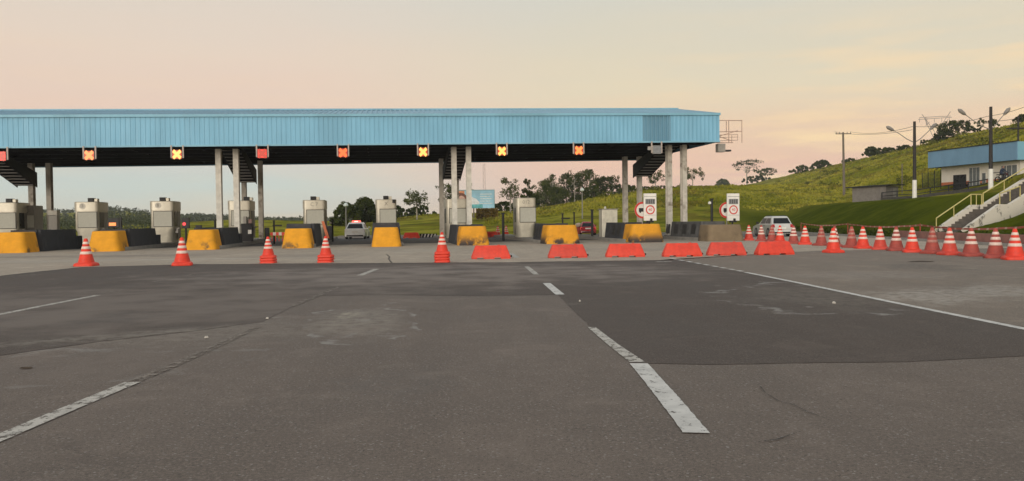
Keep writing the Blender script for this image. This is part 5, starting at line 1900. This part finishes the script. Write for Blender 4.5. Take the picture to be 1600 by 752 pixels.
J = [(-.30, 0, .92), (-.24, 0, 1.15), (-.12, 0, 1.38), (-.06, 0, 1.48), (0.0, 0, 1.60), (.02, 0, 1.74),
     (-.12, .19, 1.36), (.10, .24, 1.14), (.36, .28, 1.06), (-.12, -.19, 1.36), (.10, -.24, 1.14), (.36, -.28, 1.06),
     (-.26, .12, .90), (.14, .20, .84), (.02, .20, .42), (.16, .20, .36), (-.26, -.12, .90), (.14, -.20, .84), (.02, -.20, .42), (.16, -.20, .36)]
Ed = [(0, 1), (1, 2), (2, 3), (3, 4), (4, 5), (2, 6), (6, 7), (7, 8), (2, 9), (9, 10), (10, 11), (0, 12), (12, 13), (13, 14), (14, 15), (0, 16), (16, 17), (17, 18), (18, 19)]
Ra = [.15, .15, .16, .065, .10, .09, .075, .055, .04, .075, .055, .04, .10, .08, .055, .05, .10, .08, .055, .05]
m_navy = M('navy_cloth', (0.018, 0.028, 0.055), 0.85, var=0.25)
m_skin = M('skin_tone', (0.22, 0.12, 0.08), 0.6)
m_jean = M('dark_trousers', (0.03, 0.03, 0.035), 0.85)
skin_person('person', 'person in a dark blue top sitting on the motorcycle by the window', J, Ed, Ra, [m_navy, m_skin, m_jean], (mp_.x, mp_.y, hz0), 0,
            lambda c: 1 if (c.z > 1.47 or (c.x > .30 and c.z > 1.0)) else (2 if c.z < .98 and not (c.z > .9 and c.x < -.1) else 0))

# ------------------------------------------------------------------ vegetation
def foliage_mat(name, d, l, sc_=0.5):
    t = NT(name)
    n1 = t.noise(sc_, 3, 0.6)
    n2 = t.noise(sc_ * 9, 2, 0.6)
    k = t.math('ADD', t.math('MULTIPLY', n1, 0.65), t.math('MULTIPLY', n2, 0.35))
    t.set(color=t.mix(t.rng(k, 0.36, 0.64), d, l), rough=0.9, spec=0.0)
    tr = t.n.new('ShaderNodeBsdfTranslucent')
    t.l.new(t.mix(t.rng(k, 0.36, 0.64), d, l), tr.inputs[0])
    mx = t.n.new('ShaderNodeMixShader')
    mx.inputs[0].default_value = 0.25
    t.l.new(t.b.outputs[0], mx.inputs[1])
    t.l.new(tr.outputs[0], mx.inputs[2])
    t.l.new(mx.outputs[0], t.out.inputs[0])
    return t.m


m_leaf = foliage_mat('tree_leaves', (0.026, 0.038, 0.007), (0.090, 0.104, 0.020))
m_leaf2 = foliage_mat('olive_leaves', (0.060, 0.066, 0.010), (0.150, 0.150, 0.024))
m_leaf3 = foliage_mat('dark_leaves', (0.020, 0.030, 0.006), (0.068, 0.082, 0.016))
m_wood_hazed = foliage_mat('far_wood_leaves', (0.048, 0.058, 0.034), (0.100, 0.110, 0.060), 0.08)  # leaf colours greyed and lightened, painting distance haze into them
_t = NT('wild_grass_blades')
_t.set(color=wild_colour(_t)[0], rough=1.0, spec=0.0)
m_tuft = _t.m


def quads(cent, size, rng, flat=0.0):
    n = len(cent)
    a = rng.normal(size=(n, 3))
    a[:, 2] *= (1 - flat)
    a /= np.linalg.norm(a, axis=1)[:, None]
    c = rng.normal(size=(n, 3))
    bq = np.cross(a, c)
    bq /= np.linalg.norm(bq, axis=1)[:, None]
    s = (size * rng.uniform(0.6, 1.3, n))[:, None]
    v = np.empty((n, 4, 3))
    v[:, 0] = cent - a * s * .5
    v[:, 1] = cent + bq * s * .32
    v[:, 2] = cent + a * s * .5
    v[:, 3] = cent - bq * s * .32
    return v.reshape(-1, 3)


def quad_obj(name, verts, mat, parent=None):
    n = len(verts) // 4
    me = bpy.data.meshes.new(name)
    me.vertices.add(n * 4)
    me.vertices.foreach_set('co', verts.astype(np.float32).ravel())
    me.loops.add(n * 4)
    me.loops.foreach_set('vertex_index', np.arange(n * 4, dtype=np.int32))
    me.polygons.add(n)
    me.polygons.foreach_set('loop_start', np.arange(0, n * 4, 4, dtype=np.int32))
    me.polygons.foreach_set('loop_total', np.full(n, 4, dtype=np.int32))
    me.update()
    me.materials.append(mat)
    o = bpy.data.objects.new(name, me)
    col.objects.link(o)
    if parent:
        o.parent = parent
    return o


def tree(px, top, w_px, Y, kind, label, seed, base_z=None, mat=None, group=None, name='tree'):
    rng = np.random.default_rng(seed)
    tp_ = at_depth(px, top, Y)
    g = tz(tp_.x, Y) - 0.1 if base_z is None else base_z
    H = max(tp_.z - g, 1.5)
    W = w_px * Y / 1300
    t = thing(name, label, 'tree' if kind != 'bush' else 'bush', (tp_.x, Y, g), 0, group)
    mat = mat or m_leaf
    leaf = min(max(0.34, Y / 620), 1.5)
    if kind in ('dense', 'bush', 'mass'):
        z0 = {'bush': 0.02, 'mass': 0.0, 'dense': 0.18}[kind]
        nc = 62
        C = []
        for k in range(nc):
            th, f = rng.uniform(0, 2 * np.pi), rng.uniform(0, 1)
            if kind == 'dense':
                rr_ = math.sin(math.pi * (0.18 + 0.78 * f)) ** .7
            else:
                rr_ = (1 - f ** 2.6) ** .6
            rad = W * .46 * rr_ * math.sqrt(rng.uniform(.02, 1)) * rng.uniform(.85, 1.1)
            C.append((rad * np.cos(th), rad * np.sin(th), H * (z0 + .04 + (.93 - z0) * f)))
        C = np.array(C)
        R_ = rng.uniform(.08, .15, nc) * min(W, H * 1.1)
        per = 90
    elif kind == 'umbrella':
        nc = 22
        ang = rng.uniform(0, 2 * np.pi, nc)
        rad = np.sqrt(rng.uniform(0.05, 1, nc)) * W * .46
        C = np.stack([rad * np.cos(ang), rad * np.sin(ang) * .8, H * (1 - .06 - .55 * (rad / (W * .5)) ** 2 * rng.uniform(.0, 1.2, nc))], 1)
        R_ = rng.uniform(.07, .18, nc) * W
        per = 44
    else:                                   # sparse
        nc = 26
        ang = rng.uniform(0, 2 * np.pi, nc)
        f = rng.uniform(.42, .97, nc)
        rad = W * .46 * rng.uniform(.25, 1, nc) * (1 - .5 * np.abs(f - .65))
        C = np.stack([rad * np.cos(ang), rad * np.sin(ang) * .8, H * f], 1)
        R_ = rng.uniform(.08, .15, nc) * min(W * 1.1, H)
        per = 40
    pts = []
    for c, r_ in zip(C, R_):
        d = rng.normal(size=(per, 3))
        d /= np.linalg.norm(d, axis=1)[:, None]
        d *= (rng.uniform(.25, 1, per) ** .6)[:, None] * r_
        if kind == 'umbrella':
            d[:, 2] *= .38
        pts.append(c + d)
    pts = np.concatenate(pts)
    pts[:, 2] = np.maximum(pts[:, 2], 0.15)
    quad_obj('crown', quads(pts, np.full(len(pts), leaf), rng), mat, t)
    tb = MB()
    th_ = max(.12, H * .022)
    fk = {'dense': .42, 'mass': .4, 'bush': .35, 'umbrella': .55, 'sparse': .72}[kind]
    lean = rng.uniform(-.03, .03) * H
    tb.tube([(0, 0, -.3), (lean * .4, 0, H * fk * .5), (lean, 0, H * fk)], [th_ * 1.25, th_, th_ * .75], 7)
    for k in rng.choice(nc, min(nc, 9), replace=False):
        c = C[k]
        s0 = H * fk * rng.uniform(.72, 1)
        m_ = ((c[0] + lean) * .45, c[1] * .45, (s0 + c[2]) * .5 + .04 * H)
        tb.tube([(lean * s0 / (H * fk), 0, s0), m_, tuple(c)], [th_ * .5, th_ * .34, th_ * .14], 5)
    tb.build('trunk', m_palebark if kind in ('umbrella', 'sparse') else m_bark, t)
    return t


def ridgeY(px, s=76.0):
    return min((s + 18.5) / ((px - 756) / 1300 - .13), 560.0)


TG = 'trees beyond the plaza'
TREES = [
    (541, 318, 46, 138, 'bush', 'dark round tree left behind the police car', None),
    (570, 311, 44, 142, 'dense', 'taller dark tree right behind the police car', m_leaf3),
    (590, 322, 40, 150, 'bush', 'bushy tree just left of the X booth', None),
    (622, 323, 40, 185, 'bush', 'dark bushy tree just right of the X booth', m_leaf3),
    (651, 297, 36, 150, 'sparse', 'tall thin umbrella tree with pale trunk right of the X booth', None),
    (658, 322, 44, 190, 'bush', 'low dark tree at the foot of the umbrella tree', m_leaf3),
    (695, 288, 24, 180, 'sparse', 'thin tree half hidden by the middle columns', None),
    (735, 287, 16, 210, 'sparse', 'small thin treetop poking above the billboard', None),
    (797, 279, 36, 165, 'sparse', 'loose airy tree above the tall right booth', None),
    (824, 279, 14, 170, 'sparse', 'narrow spindly tree right of the airy one', m_leaf3),
    (788, 316, 44, 175, 'bush', 'dark bush left behind the tall right booth', m_leaf3),
    (828, 303, 44, 195, 'bush', 'dark rounded tree right behind the tall right booth', m_leaf3),
    (853, 283, 60, 225, 'mass', 'leftmost of the big dark trees on the far slope', None),
    (884, 274, 58, 235, 'mass', 'second big dark tree on the far slope', m_leaf3),
    (915, 267, 60, 232, 'mass', 'tallest big dark tree on the far slope, above the red car', None),
    (944, 278, 60, 240, 'mass', 'big dark tree left of the right rear columns', m_leaf3),
    (972, 288, 58, 238, 'mass', 'dark tree behind the right rear columns', None),
    (1006, 292, 62, 245, 'mass', 'dark tree above the left speed board', m_leaf3),
    (1024, 266, 24, 230, 'sparse', 'faint airy treetop between the rear and front right columns', None),
    (1036, 293, 50, 250, 'bush', 'low dark tree behind the left of the front right columns', m_leaf3),
    (1082, 262, 34, 255, 'sparse', 'airy tree right of the front right columns', None),
    (862, 273, 26, 222, 'sparse', 'thin airy crown rising from the left of the big dark trees', None),
    (898, 268, 26, 228, 'sparse', 'thin airy crown between the two biggest dark trees', m_leaf3),
    (921, 262, 20, 226, 'sparse', 'highest thin treetop over the big dark trees', None),
    (958, 276, 26, 236, 'sparse', 'thin airy crown left of the rear columns', m_leaf3),
    (868, 293, 62, 215, 'bush', 'bush under the second big dark tree', None),
    (928, 291, 66, 218, 'bush', 'wide bush under the tallest dark tree', m_leaf3),
    (985, 293, 62, 228, 'bush', 'bush under the dark tree by the rear columns', None),
]
for k, (px, top, w, Y, kind, lb, mt) in enumerate(TREES):
    tree(px, top, w * 1.22, Y, kind, lb, 100 + k, mat=mt, group=TG)
RIDGE = [
    (1128, 281, 26, 'bush', 'low bush on the ridge right of the canopy end'), (1167, 248, 34, 'umbrella', 'flat topped umbrella tree on the ridge below the antenna frame'),
    (1196, 263, 28, 'umbrella', 'smaller flat topped tree right of the umbrella tree'), (1182, 275, 40, 'bush', 'low bushes under the two umbrella trees'),
    (1255, 259, 34, 'bush', 'bush on the ridge left of the utility pole'), (1284, 251, 26, 'bush', 'rounder bush nearest left of the utility pole'),
    (1328, 248, 24, 'bush', 'small bush on the ridge right of the utility pole'), (1362, 230, 28, 'dense', 'spreading tree on the ridge left of the left street lamp'),
    (1385, 231, 30, 'bush', 'bush on the ridge just left of the left street lamp'), (1412, 229, 30, 'bush', 'bush on the ridge behind the left street lamp'),
    (1447, 220, 16, 'sparse', 'small airy shrub on the ridge right of the left street lamp'), (1492, 189, 52, 'dense', 'large dark tree on the ridge above the office roof'),
    (1478, 203, 36, 'bush', 'bush at the left foot of the large ridge tree'), (1524, 200, 22, 'sparse', 'thin tree between the large ridge tree and the right lamp'),
    (1545, 186, 44, 'sparse', 'airy tree behind the right street lamp'), (1597, 180, 22, 'dense', 'dark tree at the right photo edge above the office'),
]
for k, (px, top, w, kind, lb) in enumerate(RIDGE):
    tree(px, top, w * 1.3, ridgeY(px), kind, lb, 300 + k, mat=m_leaf3 if k % 2 else m_leaf, group='trees along the hill ridge')

rng = np.random.default_rng(5)
# brownish hedge below the billboard
p = at_depth(760, 326, 140)
g = tz(p.x, 140)
hd = thing('hedge', 'brownish dry hedge below the billboard', 'hedge', (p.x, 140, g), 0)
c = np.stack([rng.uniform(-1.7, 1.9, 1600), rng.uniform(-.6, .6, 1600), rng.uniform(.05, 1.0, 1600) ** .8 * (p.z - g)], 1)
quad_obj('foliage', quads(c, np.full(1600, .34), rng), foliage_mat('dry_hedge_leaves', (0.08, 0.055, 0.015), (0.22, 0.15, 0.04)), hd)
tb = MB()
for k in range(6):
    tb.tube([(-1.5 + k * .6, 0, -.2), (-1.45 + k * .6, 0, p.z - g)], .05, 5)
tb.build('stems', m_bark, hd)

# far wooded hills on the left: one mass
pts = []
for k in range(4600):
    px = rng.uniform(-620, 700)
    a_ = (px - 756) / 1300
    Y = rng.uniform(300, 640) ** 1.0
    if px > 245 and px < 500 and Y < 430:
        continue
    if px > 500 and Y < 470:
        continue
    if px < 250 and rng.uniform() < .6:
        Y = rng.uniform(98, 320)
    x = a_ * Y
    g = tz(x, Y)
    h = rng.uniform(1.8, 4.6) if Y > 200 else rng.uniform(.9, 2.2)
    if px > 330:
        h *= .75
    w = rng.uniform(2.5, 5)
    n = 26
    d = rng.normal(size=(n, 3))
    d /= np.linalg.norm(d, axis=1)[:, None]
    d *= rng.uniform(.4, 1, n)[:, None]
    pts.append(np.array([x, Y, g + h * .45]) + d * np.array([w * .6, w * .6, h * .55]))
pts = np.concatenate(pts)
o = quad_obj('far_wood', quads(pts, np.clip(pts[:, 1] / 400, .3, 1.35), rng), m_wood_hazed)
tag(o, kind='stuff')

# tall wild grass on the hill and rough scrub
N = 80000
px = rng.uniform(560, 1660, N)
a_ = (px - 756) / 1300
Y = 60 * (330 / 60) ** rng.uniform(0, 1, N)
X = a_ * Y
s_ = X - 18.5 - .13 * Y
keep = ((s_ > 15.5) & (s_ < 84)) | ((Y > 100 + 45 * vnoise(X / 11, Y / 11, 12)) & (s_ < 16) & ((a_ > .0) | (Y > 160)))
office = (np.abs((X - 60) * .99 + (Y - 93) * .13) < 8) & (Y < 103) & (Y > 84)
keep &= ~office & ~((s_ < 24) & (Y < 112))
X, Y = X[keep], Y[keep]
Z = terrain(X, Y)
h = rng.uniform(.12, .42, len(X)) * (0.6 + 0.9 * vnoise(X / 6, Y / 6, 9))
ang = rng.uniform(0, np.pi, len(X))
wv = np.stack([np.cos(ang), np.sin(ang), np.zeros(len(X))], 1) * (rng.uniform(.18, .5, len(X)) * (.5 + Y / 260))[:, None]
up_ = np.stack([rng.normal(0, .15, len(X)), rng.normal(0, .15, len(X)), np.ones(len(X))], 1) * h[:, None]
base_ = np.stack([X, Y, Z - .05], 1)
vv = np.empty((len(X), 4, 3))
vv[:, 0] = base_ - wv * .5
vv[:, 1] = base_ + wv * .5
vv[:, 2] = base_ + wv * .35 + up_
vv[:, 3] = base_ - wv * .35 + up_ * .9
o = quad_obj('wild_grass', vv.reshape(-1, 3), m_tuft)
tag(o, kind='stuff')
pts = []
for k in range(230):
    px = rng.uniform(840, 1640)
    a_ = (px - 756) / 1300
    Y = 100 * 3.2 ** rng.uniform(0, 1)
    X = a_ * Y
    s_ = X - 18.5 - .13 * Y
    if not ((26 < s_ < 84) or (Y > 160 and a_ < .25)):
        continue
    if vnoise(np.array([X / 14]), np.array([Y / 14]), 4)[0] < .45:
        continue
    g = tz(X, Y)
    w = rng.uniform(.7, 2.2)
    n = 60
    d = rng.normal(size=(n, 3))
    d /= np.linalg.norm(d, axis=1)[:, None]
    d *= rng.uniform(.3, 1, n)[:, None]
    pts.append(np.array([X, Y, g + w * .25]) + d * np.array([w, w, w * .45]))
pts = np.concatenate(pts)
o = quad_obj('hill_scrub', quads(pts, np.full(len(pts), .5), rng), m_leaf2)
tag(o, kind='stuff')
# verge growth behind the tape
N = 5000
Y = rng.uniform(30, 96, N)
X = 18.5 + .13 * Y + rng.uniform(1.2, 4.6, N)
nn_ = vnoise(X / 2, Y / 3, 6)
c = np.stack([X, Y, terrain(X, Y) + rng.uniform(.02, .45, N) * (.3 + nn_)], 1)
o = quad_obj('verge_growth', quads(c, np.full(N, .22), rng), m_leaf3)
tag(o, kind='stuff')

# ------------------------------------------------------------------ evening haze
hz = bpy.data.materials.new('haze_air')
hz.use_nodes = True
hz.node_tree.nodes.clear()
pv = hz.node_tree.nodes.new('ShaderNodeVolumePrincipled')
pv.inputs['Color'].default_value = (0.86, 0.90, 0.93, 1)
pv.inputs['Density'].default_value = 0.00021
ho = hz.node_tree.nodes.new('ShaderNodeOutputMaterial')
hz.node_tree.links.new(pv.outputs[0], ho.inputs['Volume'])
tag(MB().box(-2350, 2500, -90, 1560, -3.0, 75.0).build('haze', hz), kind='stuff')

# ------------------------------------------------------------------ litter on the road
def litter(px, py, mat, sx, sy, label, h=0.02, rz=0.4):
    p = at_ground(px, py)
    rg = random.Random(int(px * 7 + py))
    ring = []
    for k in range(9):
        a = 2 * math.pi * k / 9
        ring.append((sx * math.cos(a) * rg.uniform(.6, 1), sy * math.sin(a) * rg.uniform(.5, 1)))
    b = MB().loops([[(x_, y_, .004) for x_, y_ in ring], [(x_ * .7, y_ * .7, h + rg.uniform(0, h * .4)) for x_, y_ in ring]])
    o = b.build('litter', mat, loc=(p.x, p.y, 0.004), rot=(0, 0, rz), smooth=20)
    return tag(o, label, 'litter')


m_twig = M('dry_leaf', (0.055, 0.038, 0.025), 0.9, var=0.4, scale=30)
m_bit = M('pale_scrap', (0.45, 0.42, 0.37), 0.8, var=0.2)
litter(42, 576.5, m_twig, .085, .03, 'dry dark leaf scrap near the left edge of the road', .012, 0.1)
litter(418, 499, m_bit, .03, .02, 'pale scrap at the end of the left lane line', .02)
litter(323, 529, m_bit, .035, .03, 'small pale scrap on the brownish left patch', .02)
litter(906, 472, m_bit, .028, .02, 'pale pebble right of the broken centre line', .025)
litter(1303, 475, m_bit, .035, .03, 'pale pebble in the dusty right stain', .03)
litter(1440, 409.5, m_twig, .55, .35, 'dark tar lump near the right cones', .02, 0)
